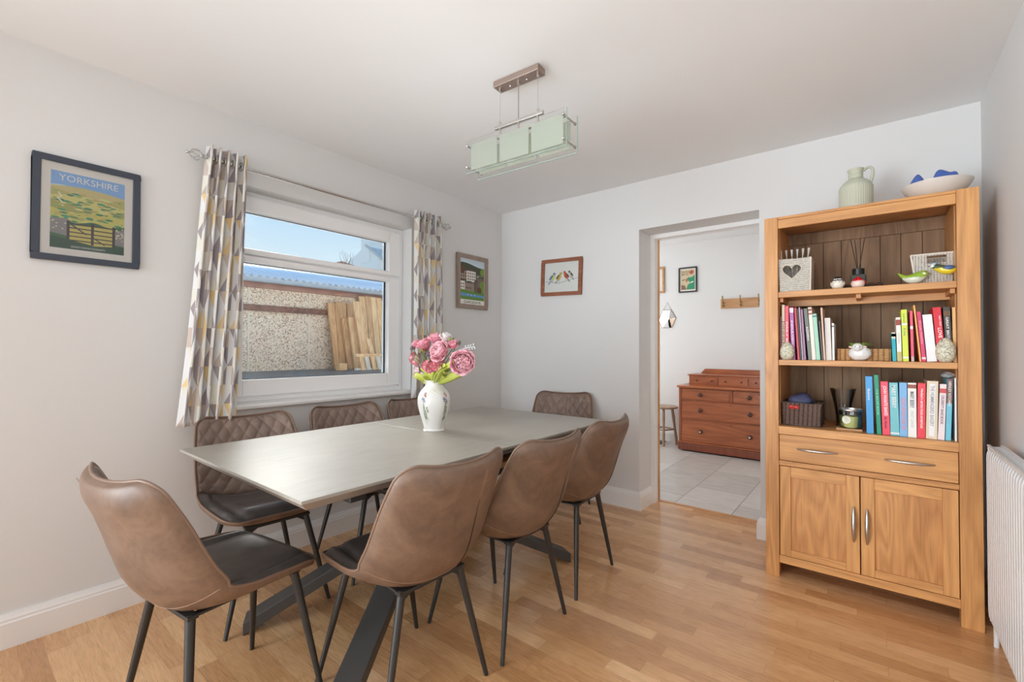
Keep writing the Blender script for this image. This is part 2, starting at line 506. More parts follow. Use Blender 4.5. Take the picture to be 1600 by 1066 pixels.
def m_curtain():
    t = NT('geometric_triangle_curtain'); u, v, _ = t.sep(t.coords('UV'))
    W, H = .066, .094
    row = t.m('FLOOR', t.m('DIVIDE', v, H)); fv = t.m('FRACT', t.m('DIVIDE', v, H))
    sh = t.m('MULTIPLY', t.m('FRACT', t.m('MULTIPLY', row, .5)), 1.0)
    s = t.m('ADD', t.m('DIVIDE', u, W), sh); cx = t.m('FRACT', s); ci = t.m('FLOOR', s)
    d = t.m('MULTIPLY', t.m('ABSOLUTE', t.m('SUBTRACT', cx, .5)), 2.0)
    inside = t.m('LESS_THAN', d, t.m('SUBTRACT', 1.0, fv))
    half = t.m('GREATER_THAN', cx, .5)
    # outside pieces: neighbours across the cell border are one triangle
    ci2 = t.m('ADD', ci, t.m('MULTIPLY', t.m('SUBTRACT', 1.0, inside), half))
    side = t.m('ADD', t.m('MULTIPLY', inside, 2.0), half)
    rnd = t.white(t.comb(ci2, row, side))
    # left halves mostly pale, right halves mostly coloured
    pale = t.m('FRACT', t.m('ADD', side, .0))
    k = t.m('ADD', t.m('MULTIPLY', rnd, .62), t.m('MULTIPLY', t.m('ABSOLUTE', t.m('SUBTRACT', half, inside)), .38))
    col = t.ramp(k, [(0, S(240, 236, 228)), (.38, S(228, 222, 212)), (.50, S(204, 192, 182)), (.60, S(166, 158, 162)), (.76, S(226, 204, 156)), (.86, S(164, 156, 160)), (.95, S(196, 184, 174))], 'CONSTANT')
    t.bump(t.noise(t.mapping(t.coords('UV'), (900, 900, 1)), 1, 2), .1, .001)
    t.set(color=col, rough=.85, spec=.2)
    tl = t.node('ShaderNodeBsdfTranslucent'); t.L.new(col, tl.inputs[0])
    mx = t.node('ShaderNodeMixShader'); mx.inputs[0].default_value = .28
    t.L.new(t.b.outputs[0], mx.inputs[1]); t.L.new(tl.outputs[0], mx.inputs[2]); t.L.new(mx.outputs[0], t.out.inputs[0])
    return t.mat


MAT['curtain'] = m_curtain()


def m_pebble():
    t = NT('pebbledash'); v = t.coords()
    vo = t.node('ShaderNodeTexVoronoi'); t.put(vo.inputs['Vector'], v); vo.inputs['Scale'].default_value = 95
    rc = t.sep(vo.outputs['Color'])[0]
    col = t.ramp(rc, [(0, S(112, 94, 80)), (.12, S(160, 138, 120)), (.3, S(202, 180, 160)), (.6, S(216, 194, 172)), (1, S(236, 218, 196))])
    n = t.noise(v, 1.5, 3); col = t.mix(t.m('MULTIPLY', n, .4), col, S(200, 174, 150))
    t.bump(vo.outputs['Distance'], -.25, .006)
    return t.set(color=col, rough=.9)


MAT['pebble'] = m_pebble()
MAT['slab'] = plain('dark_wet_concrete', S(92, 94, 94), .5, var=.2)
MAT['yard'] = plain('grey_yard_concrete', S(130, 128, 124), .85, var=.15)
MAT['poly'] = plain('blue_white_corrugated_sheet', S(206, 212, 220), .3)
MAT['gutter'] = plain('pale_gutter_plastic', S(176, 190, 204), .3)
MAT['render'] = plain('cream_house_render', S(232, 230, 222), .85, var=.03)
MAT['slate'] = plain('grey_slate_roof', S(184, 184, 184), .7, var=.15, vscale=4)
MAT['roofred'] = plain('red_roof_tile', S(180, 130, 112), .8)
MAT['white'] = plain('white_ceramic', (.82, .81, .79, 1), .25)


def m_weave(name, c1, c2, sx=110, sz=110, fr=.5):
    t = NT(name); x, y, z = t.sep(t.coords('Object'))
    a = t.m('SINE', t.m('MULTIPLY', t.m('ADD', x, y), sx)); b = t.m('SINE', t.m('ADD', t.m('MULTIPLY', z, sz), t.m('MULTIPLY', t.m('SIGN', a), PI / 2)))
    f = t.m('MULTIPLY', t.m('ABSOLUTE', a), t.m('ABSOLUTE', b)); n = t.noise(t.coords(), 90, 3)
    f = t.m('ADD', f, t.m('MULTIPLY', t.m('SUBTRACT', n, .5), .5))
    col = t.ramp(f, [(.08, c1), (fr, c2)])
    t.bump(f, .7, .006)
    return t.set(color=col, rough=.8)


MAT['weave_white'] = m_weave('white_woven_rope', S(120, 108, 98), S(230, 220, 208), 620, 330, .22)
MAT['weave_white2'] = m_weave('whitewashed_wicker', S(120, 108, 98), S(228, 218, 208), 300, 640, .18)
MAT['weave_dark'] = m_weave('dark_brown_wicker', S(58, 42, 36), S(120, 98, 88), 160, 420, .6)
MAT['weave_tan'] = m_weave('tan_water_hyacinth', S(130, 84, 46), S(206, 162, 112), 150, 420, .5)


def flat(name, r, g, b, rough=.6, **k):
    key = 'f_' + name
    if key not in MAT: MAT[key] = plain(name, S(r, g, b), rough, **k)
    return MAT[key]


# ---------------------------------------------------------------- room shell
XL, XR, YB, ZC = -2.654, .4204, 3.175, 2.40
YF = -4.4          # wall behind the photographer
DX0, DX1, DZ = -1.342, -.5557, 2.046
WY0, WY1, WZ0, WZ1 = .925, 2.142, .866, 2.052
HY0, HY1, HX0, HX1 = 3.475, 5.80, -3.6, 1.8


def wall_with_hole(name, axis, a, b, u0, u1, v0, v1, hu0, hu1, hv0, hv1, mat):
    """slab between axis=a..b with a rectangular opening (u horizontal, v = z)"""
    mb = MB()
    def bx(p0, p1, q0, q1):
        if p1 - p0 < 1e-4 or q1 - q0 < 1e-4: return
        if axis == 0: mb.box(a, b, p0, p1, q0, q1)
        else: mb.box(p0, p1, a, b, q0, q1)
    bx(u0, hu0, v0, v1); bx(hu1, u1, v0, v1); bx(hu0, hu1, v0, hv0); bx(hu0, hu1, hv1, v1)
    return structure(mb.build(name, mat))


wall_with_hole('wall_left', 0, XL - .27, XL, YF, YB + .3, 0, ZC, WY0, WY1, WZ0 - .03, WZ1, MAT['wall'])
wall_with_hole('wall_back', 1, YB, YB + .30, XL, HX1, 0, ZC, DX0, DX1, 0, DZ, MAT['wall'])
structure(MB().box(XR, XR + .12, YF, YB, 0, ZC).build('wall_right', MAT['wall']))
wall_with_hole('wall_front', 1, YF - .12, YF, XL - .27, XR + .12, 0, ZC, -2.45, .25, 0, 2.15, MAT['wall'])
structure(MB().box(XL - .27, XR + .12, YF - .12, YB + .30, ZC, ZC + .1).build('ceiling', MAT['ceiling']))
fl = MB().box(XL - .27, XR + .12, YF - .6, YB, -.05, 0).box(DX0, DX1, YB, 3.478, -.05, 0).build('floor', MAT['floor']); structure(fl)
structure(MB().box(HX0, DX0, 3.475, HY1, -.05, 0).box(DX1, HX1, 3.475, HY1, -.05, 0).box(DX0, DX1, 3.478, HY1, -.05, 0).build('floor_hall', MAT['tile']))
structure(MB().box(HX0, HX1, HY1, HY1 + .12, 0, 2.50).build('wall_hall_back', MAT['hallwall']))
structure(MB().box(HX0 - .12, HX0, HY0, HY1, 0, 2.50).build('wall_hall_left', MAT['hallwall']))
structure(MB().box(HX1, HX1 + .12, HY0, HY1, 0, 2.50).build('wall_hall_right', MAT['hallwall']))
structure(MB().box(HX0, HX1, HY0 + .001, HY1, 2.50, 2.57).build('ceiling_hall', MAT['ceiling']))
structure(MB().box(HX0, XL - .001, HY0 - .12, HY0, 0, 2.50).build('wall_hall_front', MAT['hallwall']))


def skirt_prof(h=.13, t=.020):
    return [(0, 0), (t, 0), (t, h * .74), (t * .8, h * .78), (t * .8, h * .84), (t * .45, h * .92), (t * .3, h), (0, h)]


def skirting(name, segs):
    mb = MB(); P = skirt_prof()
    for (x0, y0, x1, y1, nx, ny, m0, m1) in segs:
        n = len(P); vs = []; dv = Vector((x1 - x0, y1 - y0)).normalized()
        for (x, y, m) in ((x0, y0, -m0), (x1, y1, m1)):
            for (d, z) in P: vs.append((x + nx * d + dv.x * d * m, y + ny * d + dv.y * d * m, z))
        fs = [tuple(range(n))[::-1], tuple(range(n, 2 * n))] + [(i, (i + 1) % n, n + (i + 1) % n, n + i) for i in range(n)]
        mb.add(vs, fs)
    return structure(mb.build(name, MAT['gloss'], smooth=30))


skirting('baseboard_left', [(XL, YF, XL, YB, 1, 0, 0, -1)])
skirting('baseboard_back', [(XL, YB, DX0, YB, 0, -1, -1, 1), (DX0, YB, DX0, YB + .215, 1, 0, 1, 0),
                            (DX1, YB, XR, YB, 0, -1, 1, -1), (DX1, YB, DX1, YB + .215, -1, 0, 1, 0)])
skirting('baseboard_right', [(XR, YF, XR, YB, -1, 0, 0, -1)])
skirting('baseboard_hall', [(HX0, HY1, HX1, HY1, 0, -1, 0, 0)])
# door lining: jambs, head, stop and the bare wood edge seen in the rebate
tr = MB()
tr.box(DX0, DX0 + .032, YB + .215, YB + .300, 0, DZ - .0301).box(DX1 - .032, DX1, YB + .215, YB + .300, 0, DZ - .0301).box(DX0, DX1, YB + .215, YB + .300, DZ - .030, DZ)
structure(tr.build('trim_1', MAT['gloss']))
structure(MB().box(DX0 + .032, DX0 + .040, YB + .286, YB + .304, 0, DZ - .03).build('trim_2', MAT['oak_z']))
structure(MB().box(DX0 + .02, DX1 - .02, 3.462, 3.492, 0, .004).build('trim_3', MAT['rail_wood']))

# ---------------------------------------------------------------- window
FXO, FXI = XL - .175, XL - .105   # outer frame depth range
win = empty('window_1', (XL - .13, (WY0 + WY1) / 2, WZ0)); structure(win)
wm = Matrix.Translation(-Vector(win.location))


def ring(mb, y0, y1, z0, z1, wl, wr, wb, wt, x0, x1, T=wm):
    mb.box(x0, x1, y0, y0 + wl, z0, z1, T=T); mb.box(x0, x1, y1 - wr, y1, z0, z1, T=T)
    mb.box(x0, x1, y0 + wl, y1 - wr, z0, z0 + wb, T=T); mb.box(x0, x1, y0 + wl, y1 - wr, z1 - wt, z1, T=T)


mb = MB(); ring(mb, WY0, WY1, WZ0, WZ1, .052, .052, .052, .052, FXO, FXI)
mb.box(FXO, FXI, WY0 + .05, WY1 - .05, 1.668, 1.712, T=wm)
mb.build('window_frame', MAT['upvc'], win, bevel=.004)
mb = MB(); ring(mb, WY0 + .035, WY1 - .035, WZ0 + .035, 1.682, .082, .098, .088, .030, FXO + .01, FXI + .018)
mb.build('casement', MAT['upvc'], win, bevel=.006)
mb = MB(); ring(mb, WY0 + .035, WY1 - .035, 1.700, WZ1 - .032, .082, .098, .028, .080, FXO + .01, FXI + .018)
mb.build('fanlight_sash', MAT['upvc'], win, bevel=.006)
GY0, GY1 = 1.046, 2.006
mb = MB()
for z0, z1 in ((.990, 1.652), (1.728, 1.940)):
    ring(mb, GY0 - .006, GY1 + .006, z0 - .006, z1 + .006, .009, .009, .009, .009, FXI - .035, FXI - .028)
    mb.box(FXI - .034, FXI - .026, GY1 - .006, GY1 + .004, z0, z1, T=wm)
mb.build('rubber_gasket', flat('black_gasket', 40, 50, 60), win)
mb = MB().box(FXI - .036, FXI - .030, GY0 - .01, GY1 + .01, .985, 1.658, T=wm); mb.build('pane', MAT['glass'], win)
mb = MB().box(FXI - .036, FXI - .030, GY0 - .01, GY1 + .01, 1.722, 1.946, T=wm); mb.build('pane', MAT['glass'], win)
for z in (1.96, .93, 1.60):
    MB().box(FXI - .002, FXI + .014, WY1 - .045, WY1 - .036, z - .035, z + .035, T=wm).build('hinge', MAT['nickel'], win, bevel=.002)
mb = MB().prism([(XL - .11, WZ0 - .03), (XL + .045, WZ0 - .03), (XL + .052, WZ0 - .022), (XL + .052, WZ0 - .008), (XL + .045, WZ0 + .002), (XL - .11, WZ0 + .002)], 1, WY0 - .0, WY1 + .0)
sill = MB(); sill.prism([(XL - .11, WZ0 - .03), (XL + .030, WZ0 - .03), (XL + .040, WZ0 - .022), (XL + .042, WZ0 - .010), (XL + .034, WZ0), (XL - .11, WZ0)], 1, WY0, WY1, T=wm)
sill.box(XL + .0005, XL + .036, WY1, WY1 + .004, WZ0 - .03, WZ0, T=wm)
sill.build('window_sill', MAT['gloss'], win, smooth=40)

# ---------------------------------------------------------------- outside
structure(MB().box(-30, XL - .27, -8, 30, -.25, -.2).build('ground', MAT['yard']))
GX = -5.0
gar = empty('garage', (GX, 2.8, -.2)); tag(gar, 'low pebbledash garage with red-brown fascia, seen through the window', 'garage')
gm = Matrix.Translation(-Vector(gar.location))
MB().box(GX - 3, GX, -1.5, 8.0, -.2, 1.90, T=gm).build('pebbledash_wall', MAT['pebble'], gar)
MB().box(GX, GX + .03, -1.5, 8.0, 1.79, 1.848, T=gm).build('fascia_board', MAT['fascia'], gar)
MB().box(GX, GX + .035, -1.5, 2.80, 1.552, 1.612, T=gm).build('wall_beam', MAT['beam'], gar)
mb = MB()
for y in (-.2, .7, 1.27, 1.95, 2.585, 3.25): mb.box(GX, GX + .006, y - .008, y + .008, -.2, 1.79, T=gm)
mb.build('joint_strip', flat('pale_mortar', 206, 196, 184), gar)


def corr(u, v):
    y = -1.5 + 9.5 * u; x = GX + .20 - 1.15 * v; z = 1.885 + .39 * v
    return (x, y, z + .012 * math.sin(y * 2 * PI / .075))


roof = MB().grid(corr, 900, 2, T=gm).build('corrugated_roof', MAT['poly'], gar, smooth=60, fix=False, solid=.004)
mb = MB(); P = []
for k in range(9):
    a = PI + PI * k / 8; P.append((GX + .10 + .055 * math.cos(a), 1.895 + .055 * math.sin(a)))
for k in range(9):
    a = 2 * PI - PI * k / 8; P.append((GX + .10 + .049 * math.cos(a), 1.895 + .049 * math.sin(a)))
mb.prism(P, 1, -1.5, 8.0, T=gm); mb.build('gutter', MAT['gutter'], gar, smooth=40)
MB().box(GX - 3, GX - .96, -1.5, 8, 1.90, 2.26, T=gm).build('roof_deck', MAT['slab'], gar)
led = MB().box(GX + .002, GX + 1.15, -1.0, 6.0, -.2, .925); led = led.build('stone_ledge', MAT['slab'], bevel=.01)
tag(led, 'dark grey flat-topped ledge at the foot of the pebbledash wall', 'ledge')

# timber leaning on the garage wall


def plank(label, u0, u1, vt, b0, b1, zb, x, mat, grp='timber offcuts leaning on the garage wall', th=.035):
    tl = at(u0, vt, 0, x); trp = at(u1, vt, 0, x)
    bl = at(b0, 560, 0, x); br = at(b1, 560, 0, x)
    zt = (tl.z + trp.z) / 2
    mb = MB(); dx = .10
    vs = [(x + dx, bl.y, zb), (x + dx, br.y, zb), (x, trp.y, zt), (x, tl.y, zt),
          (x + dx - th, bl.y, zb), (x + dx - th, br.y, zb), (x - th, trp.y, zt), (x - th, tl.y, zt)]
    mb.add(vs, [(0, 1, 2, 3), (7, 6, 5, 4), (0, 4, 5, 1), (1, 5, 6, 2), (2, 6, 7, 3), (3, 7, 4, 0)])
    o = mb.build('timber_plank', mat, bevel=.003)
    tag(o, label, 'plank', grp); return o


PX = lambda zx: 370 + .197 * zx
PY = lambda zy: 400 + .197 * zy
for lab, a, b, tp, c, d, x, m in [
    ('long timber plank at the left edge of the stack by the pebbledash', 722, 778, 372, 750, 780, GX + .085, 'pine2'),
    ('wide grey-brown timber plank, second from the left in the stack', 780, 868, 370, 785, 850, GX + .10, 'pine2'),
    ('short-topped timber plank behind the two front boards', 870, 925, 376, 880, 930, GX + .085, 'pine2'),
    ('tall reddish timber plank left of the dark gap', 972, 1018, 322, 985, 1030, GX + .085, 'pine'),
    ('tall timber plank right of centre under the fascia', 1020, 1058, 322, 1035, 1070, GX + .085, 'pine2'),
    ('tall darker timber plank, third from the right', 1060, 1104, 328, 1075, 1118, GX + .085, 'pine'),
    ('tall pale timber plank at the right edge of the stack', 1106, 1146, 334, 1122, 1160, GX + .085, 'pine'),
    ('lower timber plank standing in front at the left of the stack', 835, 888, 496, 850, 905, GX + .16, 'pine2'),
    ('broad pale knotted board standing in front', 888, 966, 488, 905, 985, GX + .21, 'pine'),
    ('pale plank leaning diagonally across the others', 920, 978, 360, 975, 1035, GX + .27, 'pine'),
    ('short pale stick leaning just above the pallet', 1026, 1060, 656, 1055, 1090, GX + .34, 'pine'),
]:
    plank(lab, PX(a), PX(b), PY(tp), PX(c), PX(d), .926, x, MAT[m])
o = MB().box(GX + .42, GX + .50, at(PX(800), 570, 0, GX + .46).y, at(PX(860), 570, 0, GX + .46).y, .926, 1.0).build('timber_offcut', MAT['pine'], bevel=.003)
tag(o, 'short pale timber offcut on the ledge left of the pallet', 'offcut')
pal = empty('pallet', (GX + .62, 3.4, .926)); tag(pal, 'grey slatted wooden pallet leaning low in front of the planks', 'pallet')
pmx = Matrix.Translation(-Vector(pal.location))
y0 = at(PX(940), 560, 0, GX + .62).y; y1 = at(PX(1260), 560, 0, GX + .62).y
MB().box(GX + .60, GX + .64, y0, y1, 1.075, 1.105, T=pmx).build('top_rail', MAT['pine'], pal, bevel=.003)
MB().box(GX + .60, GX + .64, y0, y1, .928, .95, T=pmx).build('bottom_rail', MAT['pine_grey'], pal, bevel=.003)
for k in range(7):
    ya = y0 + .01 + k * (y1 - y0 - .06) / 6.6
    mb = MB(); vs = []
    for xx in (GX + .642, GX + .655):
        vs += [(xx, ya + .05, .927), (xx, ya + .095, .927), (xx, ya + .06, 1.076), (xx, ya + .015, 1.076)]
    mb.add(vs, [(0, 1, 2, 3), (7, 6, 5, 4), (0, 4, 5, 1), (1, 5, 6, 2), (2, 6, 7, 3), (3, 7, 4, 0)], T=pmx)
    mb.build('slat', MAT['pine_grey' if k % 2 else 'pine'], pal, bevel=.002)

# neighbouring house
HYY = 13.0
hs = empty('house', tuple(at(575, 420, 1, HYY))); tag(hs, 'cream rendered house gable with chimney and slate roof beyond the garage', 'house')
hm = Matrix.Translation(-Vector(hs.location))
apx = at(573, 385, 1, HYY); gl = at(534, 424, 1, HYY); gr = at(612, 418, 1, HYY)
MB().prism([(gl.x, -.2), (gr.x, -.2), (gr.x, gr.z), (apx.x, apx.z), (gl.x, gl.z)], 1, HYY, HYY + 7, T=hm).build('gable_wall', MAT['render'], hs)
for e, o_ in ((gl, .0), (gr, .12)):
    mb = MB(); d = e - apx; e2 = apx + d * 1.05; up = Vector((0, 0, .10)); f0 = Vector((0, -o_, 0)); f1 = Vector((0, 7.2, 0))
    vs = [apx + f0, e2 + f0, e2 + f1, apx + f1]; vs = vs + [v + up for v in vs]
    mb.add(vs, [(0, 1, 2, 3), (4, 7, 6, 5), (0, 4, 5, 1), (1, 5, 6, 2), (2, 6, 7, 3), (3, 7, 4, 0)], T=hm); mb.build('roof_slope', MAT['slate'] if o_ else MAT['render'], hs)
c0 = at(565, 371, 1, HYY); c1 = at(578, 371, 1, HYY)
MB().box(c0.x, c1.x, HYY - .02, HYY + .9, apx.z - .8, c0.z, T=hm).build('chimney', MAT['render'], hs)
MB().box(c0.x - .06, c1.x + .06, HYY - .07, HYY + .95, c0.z, c0.z + .10, T=hm).build('chimney_cap', MAT['roofred'], hs)
# lower red roof and bare twigs in front of it
lr = empty('lean_to', tuple(at(560, 421, 0, -13))); tag(lr, 'low red-tiled roof edge in front of the cream gable', 'outbuilding')
lm = Matrix.Translation(-Vector(lr.location))
a = at(534, 408, 0, -13); b = at(572, 421, 0, -13)
mb = MB().prism([(a.y, a.z), (b.y, b.z), (b.y, b.z - .5), (a.y, a.z - .5)], 0, -13, -15, T=lm); mb.build('tiled_roof', MAT['roofred'], lr)
MB().box(-14.9, -13.1, a.y, b.y, -.2, b.z - .4, T=lm).build('side_wall', MAT['render'], lr)
tw = MB(); random.seed(5)
tb = at(541, 416, 0, -12.5)
for k in range(9):
    q = tb + Vector((0, random.uniform(-.15, .15), 0)); p = [Vector((q.x, q.y, -.2)) if k == 0 else q]
    for i in range(4): q = q + Vector((0, random.uniform(-.06, .08), random.uniform(.07, .14))); p.append(q.copy())
    tw.tube(p, [.008, .006, .005, .004, .002], 5)
tag(tw.build('bare_shrub', flat('bare_twigs', 120, 100, 90)), 'bare twiggy shrub left of the cream house gable', 'shrub')

# ---------------------------------------------------------------- dining table
TX0, TX1, TY0, TY1, TZ = -2.188, -1.197, .6035, 2.3945, .76
SEAM = 1.492
tb_ = empty('dining_table', ((TX0 + TX1) / 2, (TY0 + TY1) / 2, 0)); tag(tb_, 'long grey ceramic-topped extending dining table on crossed dark metal legs', 'table')
tm = Matrix.Translation(-Vector(tb_.location))
for (a, b) in ((TY0, SEAM - .0012), (SEAM + .0012, TY1)):
    MB().box(TX0, TX1, a, b, TZ - .010, TZ, T=tm).build('tabletop', MAT['ceramic'], tb_, bevel=.0015)
mb = MB()


def frustum(mb, x0, x1, y0, y1, z0, z1, i, T, sides=(1, 1, 1, 1)):
    vs = [(x0 + i * sides[0], y0 + i * sides[2], z0), (x1 - i * sides[1], y0 + i * sides[2], z0), (x1 - i * sides[1], y1 - i * sides[3], z0), (x0 + i * sides[0], y1 - i * sides[3], z0),
          (x0, y0, z1), (x1, y0, z1), (x1, y1, z1), (x0, y1, z1)]
    mb.add(vs, [(3, 2, 1, 0), (4, 5, 6, 7), (0, 1, 5, 4), (1, 2, 6, 5), (2, 3, 7, 6), (3, 0, 4, 7)], 0, T)


frustum(mb, TX0 + .002, TX1 - .002, TY0 + .002, TY1 - .002, TZ - .038, TZ - .0102, .028, tm)
mb.build('tabletop_edge', MAT['table_edge'], tb_, bevel=.0015)
mb = MB().box(-2.02, -1.36, .98, 2.10, .665, .7218, T=tm)
mb.box(-2.10, -1.28, .80, .86, .685, .7218, T=tm).box(-2.10, -1.28, 2.14, 2.20, .685, .7218, T=tm)
mb.build('underframe', MAT['anthracite'], tb_, bevel=.003)
mb = MB().box(-1.98, -1.33, 1.55, 2.02, .625, .650, T=tm); mb.build('stored_leaf', MAT['rail_wood'], tb_, bevel=.002)


def beam(mb, p0, p1, w, th, T, flat0=True):
    p0 = Vector(p0); p1 = Vector(p1); d = (p1 - p0).normalized()
    s = Vector((0, 0, 1)).cross(d).normalized(); n = d.cross(s)
    vs = []
    for p in (p0, p1):
        h = th / 2 / max(.2, n.z)
        base = p
        for (a, b) in ((-1, 0), (1, 0), (1, 1), (-1, 1)):
            vs.append(base + s * (w / 2 * a) + Vector((0, 0, b * 2 * h)))
    mb.add(vs, [(0, 1, 2, 3), (7, 6, 5, 4), (0, 4, 5, 1), (1, 5, 6, 2), (2, 6, 7, 3), (3, 7, 4, 0)], 0, T)


cxm, cym = (TX0 + TX1) / 2, (TY0 + TY1) / 2
FEET = [(-2.05, .80), (-1.335, .80), (-1.345, 2.185), (-2.05, 2.185)]
for k in range(4):
    f = FEET[k]; g = FEET[(k + 2) % 4]
    top = (cxm + (g[0] - cxm) * .80, cym + (g[1] - cym) * .62, .63)
    mid = .5
    mb = MB(); beam(mb, (f[0], f[1], 0), top, .095, .045, tm)
    mb.build('leg', MAT['anthracite'], tb_, bevel=.003)

# ---------------------------------------------------------------- dining chairs
K = [(.212, .448, .196, .000), (.15, .460, .224, .010), (.05, .452, .237, .028), (-.06, .440, .242, .050), (-.145, .448, .242, .078),
     (-.205, .510, .241, .086), (-.237, .595, .238, .074), (-.263, .68, .232, .062), (-.292, .757, .222, .052), (-.320, .818, .210, .046)]


def chair_frame(t):
    p = catmull(K, t); q = catmull(K, min(t + .05, 8.999)); r = catmull(K, max(t - .05, 0))
    d = np.array([q[0] - r[0], q[1] - r[1]]); d /= np.linalg.norm(d)
    n = np.array([d[1], -d[0]])     # seat: up ; back: forward
    if n[0] * 1 + n[1] < 0: n = -n
    return p, n


_arc = [0]
for i in range(1, 181):
    a = catmull(K, (i - 1) / 20); b = catmull(K, i / 20); _arc.append(_arc[-1] + float(np.hypot(*(b - a)[:2])))
ARC = _arc[-1]


def arc(t): return float(np.interp(t * 20, range(181), _arc))


def tofarc(s): return float(np.interp(s, _arc, range(181))) / 20


def halfw(t):
    w = catmull(K, t)[2]; s = arc(t); r = .055
    for dd in (s, ARC - s):
        if dd < r: w = w - r + math.sqrt(max(0, r * r - (r - dd) ** 2))
    return w


def chair_pt(u, t, off=0.0):
    p, n = chair_frame(t); w = halfw(t)
    w0 = p[2]; l = p[3] * (abs(u) * (.35 + .65 * w / w0)) ** 2.2
    y = p[0] + n[0] * (l + off); z = p[1] + n[1] * (l + off)
    return Vector((u * w, y, z))


def sampler(nv, s0=0.0, s1=None):
    s1 = ARC if s1 is None else s1
    out = []
    for j in range(nv + 1):
        f = j / nv; f = .5 - .5 * math.cos(PI * f) if (s0 == 0 and s1 == ARC) else f
        out.append(tofarc(s0 + (s1 - s0) * f))
    return out


def make_chair(su=.30):
    root = empty('dining_chair')
    nu, nv = 20, 44; ts = sampler(nv); mb = MB()
    vin = []; vout = []
    for t in ts:
        for i in range(nu + 1):
            u = -1 + 2 * i / nu
            th = .016 + .026 * (1 - abs(u) ** 4)
            s = arc(t); e = min(1, min(s, ARC - s) / .05); th *= (.45 + .55 * math.sqrt(e))
            vin.append(chair_pt(u, t)); vout.append(chair_pt(u, t, -th))
    N = nu + 1; fs = []
    for j in range(nv):
        for i in range(nu):
            a = j * N + i; fs.append((a, a + 1, a + N + 1, a + N)); o = len(vin); fs.append((o + a + N, o + a + N + 1, o + a + 1, o + a))
    o = len(vin)
    for j in range(nv):
        a = j * N; fs.append((a, a + N, o + a + N, o + a)); a += nu; fs.append((a + N, a, o + a, o + a + N))
    for i in range(nu):
        fs.append((i + 1, i, o + i, o + i + 1)); a = nv * N + i; fs.append((a, a + 1, o + a + 1, o + a))
    mb.add(vin + vout, fs)
    mb.build('shell', MAT['leather'], root, smooth=70)
    # seat pad with side bolsters
    sj = arc(4.25)
    def seatf(a, b):
        s = .012 + (sj - .012) * b; t = tofarc(s); u = -.95 + 1.9 * a
        au = abs(u)
        if au < .72: h = .026 * (1 - (au / .72) ** 6) ** .5
        else: h = .016 * math.sin(PI * (au - .72) / .23)
        e = min(1, (s - .012) / .05, (sj - s) / .05 + .12); h = h * math.sqrt(max(0, e)) + .001
        return chair_pt(u, t, h)
    MB().grid(seatf, 48, 30).build('seat', MAT['leather_seat'], root, smooth=75)
    # quilted inside of the back
    s0 = arc(4.35); s1 = ARC - .008
    def backf(a, b):
        s = s0 + (s1 - s0) * b; t = tofarc(s); u = -.955 + 1.91 * a
        U = u * .225; V = s - s0
        ca = U / .062 + V / .098; cb = U / .062 - V / .098
        puff = (abs(math.sin(PI * ca)) * abs(math.sin(PI * cb))) ** .45
        e = min(1, (s1 - s) / .02, (1 - abs(u) / .955) / .05 + 0, (s - s0) / .02)
        return chair_pt(u, t, .001 + max(0, e) ** .5 * (.004 + .010 * puff))
    MB().grid(backf, 92, 88).build('backrest', MAT['leather_in'], root, smooth=75)
    # piping round the rim
    P = []
    tt = sampler(44)
    for t in tt: P.append(chair_pt(1, t, .001))
    n = 8
    for i in range(1, n): P.append(chair_pt(1 - 2 * i / n, tt[-1], .001))
    for t in tt[::-1]: P.append(chair_pt(-1, t, .001))
    for i in range(1, n): P.append(chair_pt(-1 + 2 * i / n, tt[0], .001))
    MB().tube(P, .0045, 8, closed=True).build('piping', MAT['piping'], root, smooth=80)
    # seams on the outside of the back
    ot = lambda u: -(.016 + .026 * (1 - abs(u) ** 4))
    mb = MB().tube([chair_pt(su, 4.3 + 3.0 * i / 14, ot(su) - .0003) for i in range(15)], [.0006] + [.0024] * 9 + [.0018, .0014, .001, .0008, .0004], 6)
    mb.build('dart_seam', MAT['seam'], root, smooth=80)
    mb = MB()
    for du in (-.02, .02):
        mb.tube([chair_pt(su + du, 7.2 + 1.6 * i / 10, ot(su) + .0001) for i in range(11)], .0005, 5)
    mb.tube([chair_pt(-.97 + 1.94 * i / 24, 4.35 + .5 * abs(-.97 + 1.94 * i / 24) ** 2 * 0, -(.016 + .026 * (1 - abs(-.97 + 1.94 * i / 24) ** 4)) - .0002) for i in range(25)], .0007, 5)
    mb.build('stitching', MAT['stitch'], root, smooth=80)
    # legs
    for sx in (-1, 1):
        for (yt, yb) in ((.165, .214), (-.150, -.197)):
            top = Vector((sx * .118, yt, .412)); bot = Vector((sx * .213, yb, .0))
            MB().tube([top, top.lerp(bot, .5), bot], [.0135, .0115, .0080], 14).build('leg', MAT['blackmetal'], root, smooth=50)
    mb = MB()
    mb.box(-.135, .135, -.165, -.135, .402, .414).box(-.135, .135, .150, .180, .402, .414)
    mb.box(-.012, .012, -.14, .16, .400, .412)
    for sx in (-1, 1):
        mb.prism([(sx * .135, .412), (sx * .06, .412), (sx * .125, .372)], 1, -.156, -.146)
        mb.prism([(sx * .135, .412), (sx * .06, .412), (sx * .125, .372)], 1, .160, .170)
        mb.box(sx * .118 - .012, sx * .118 + .012, -.15, .16, .404, .412)
    mb.build('leg_frame', MAT['blackmetal'], root, bevel=.002)
    return root


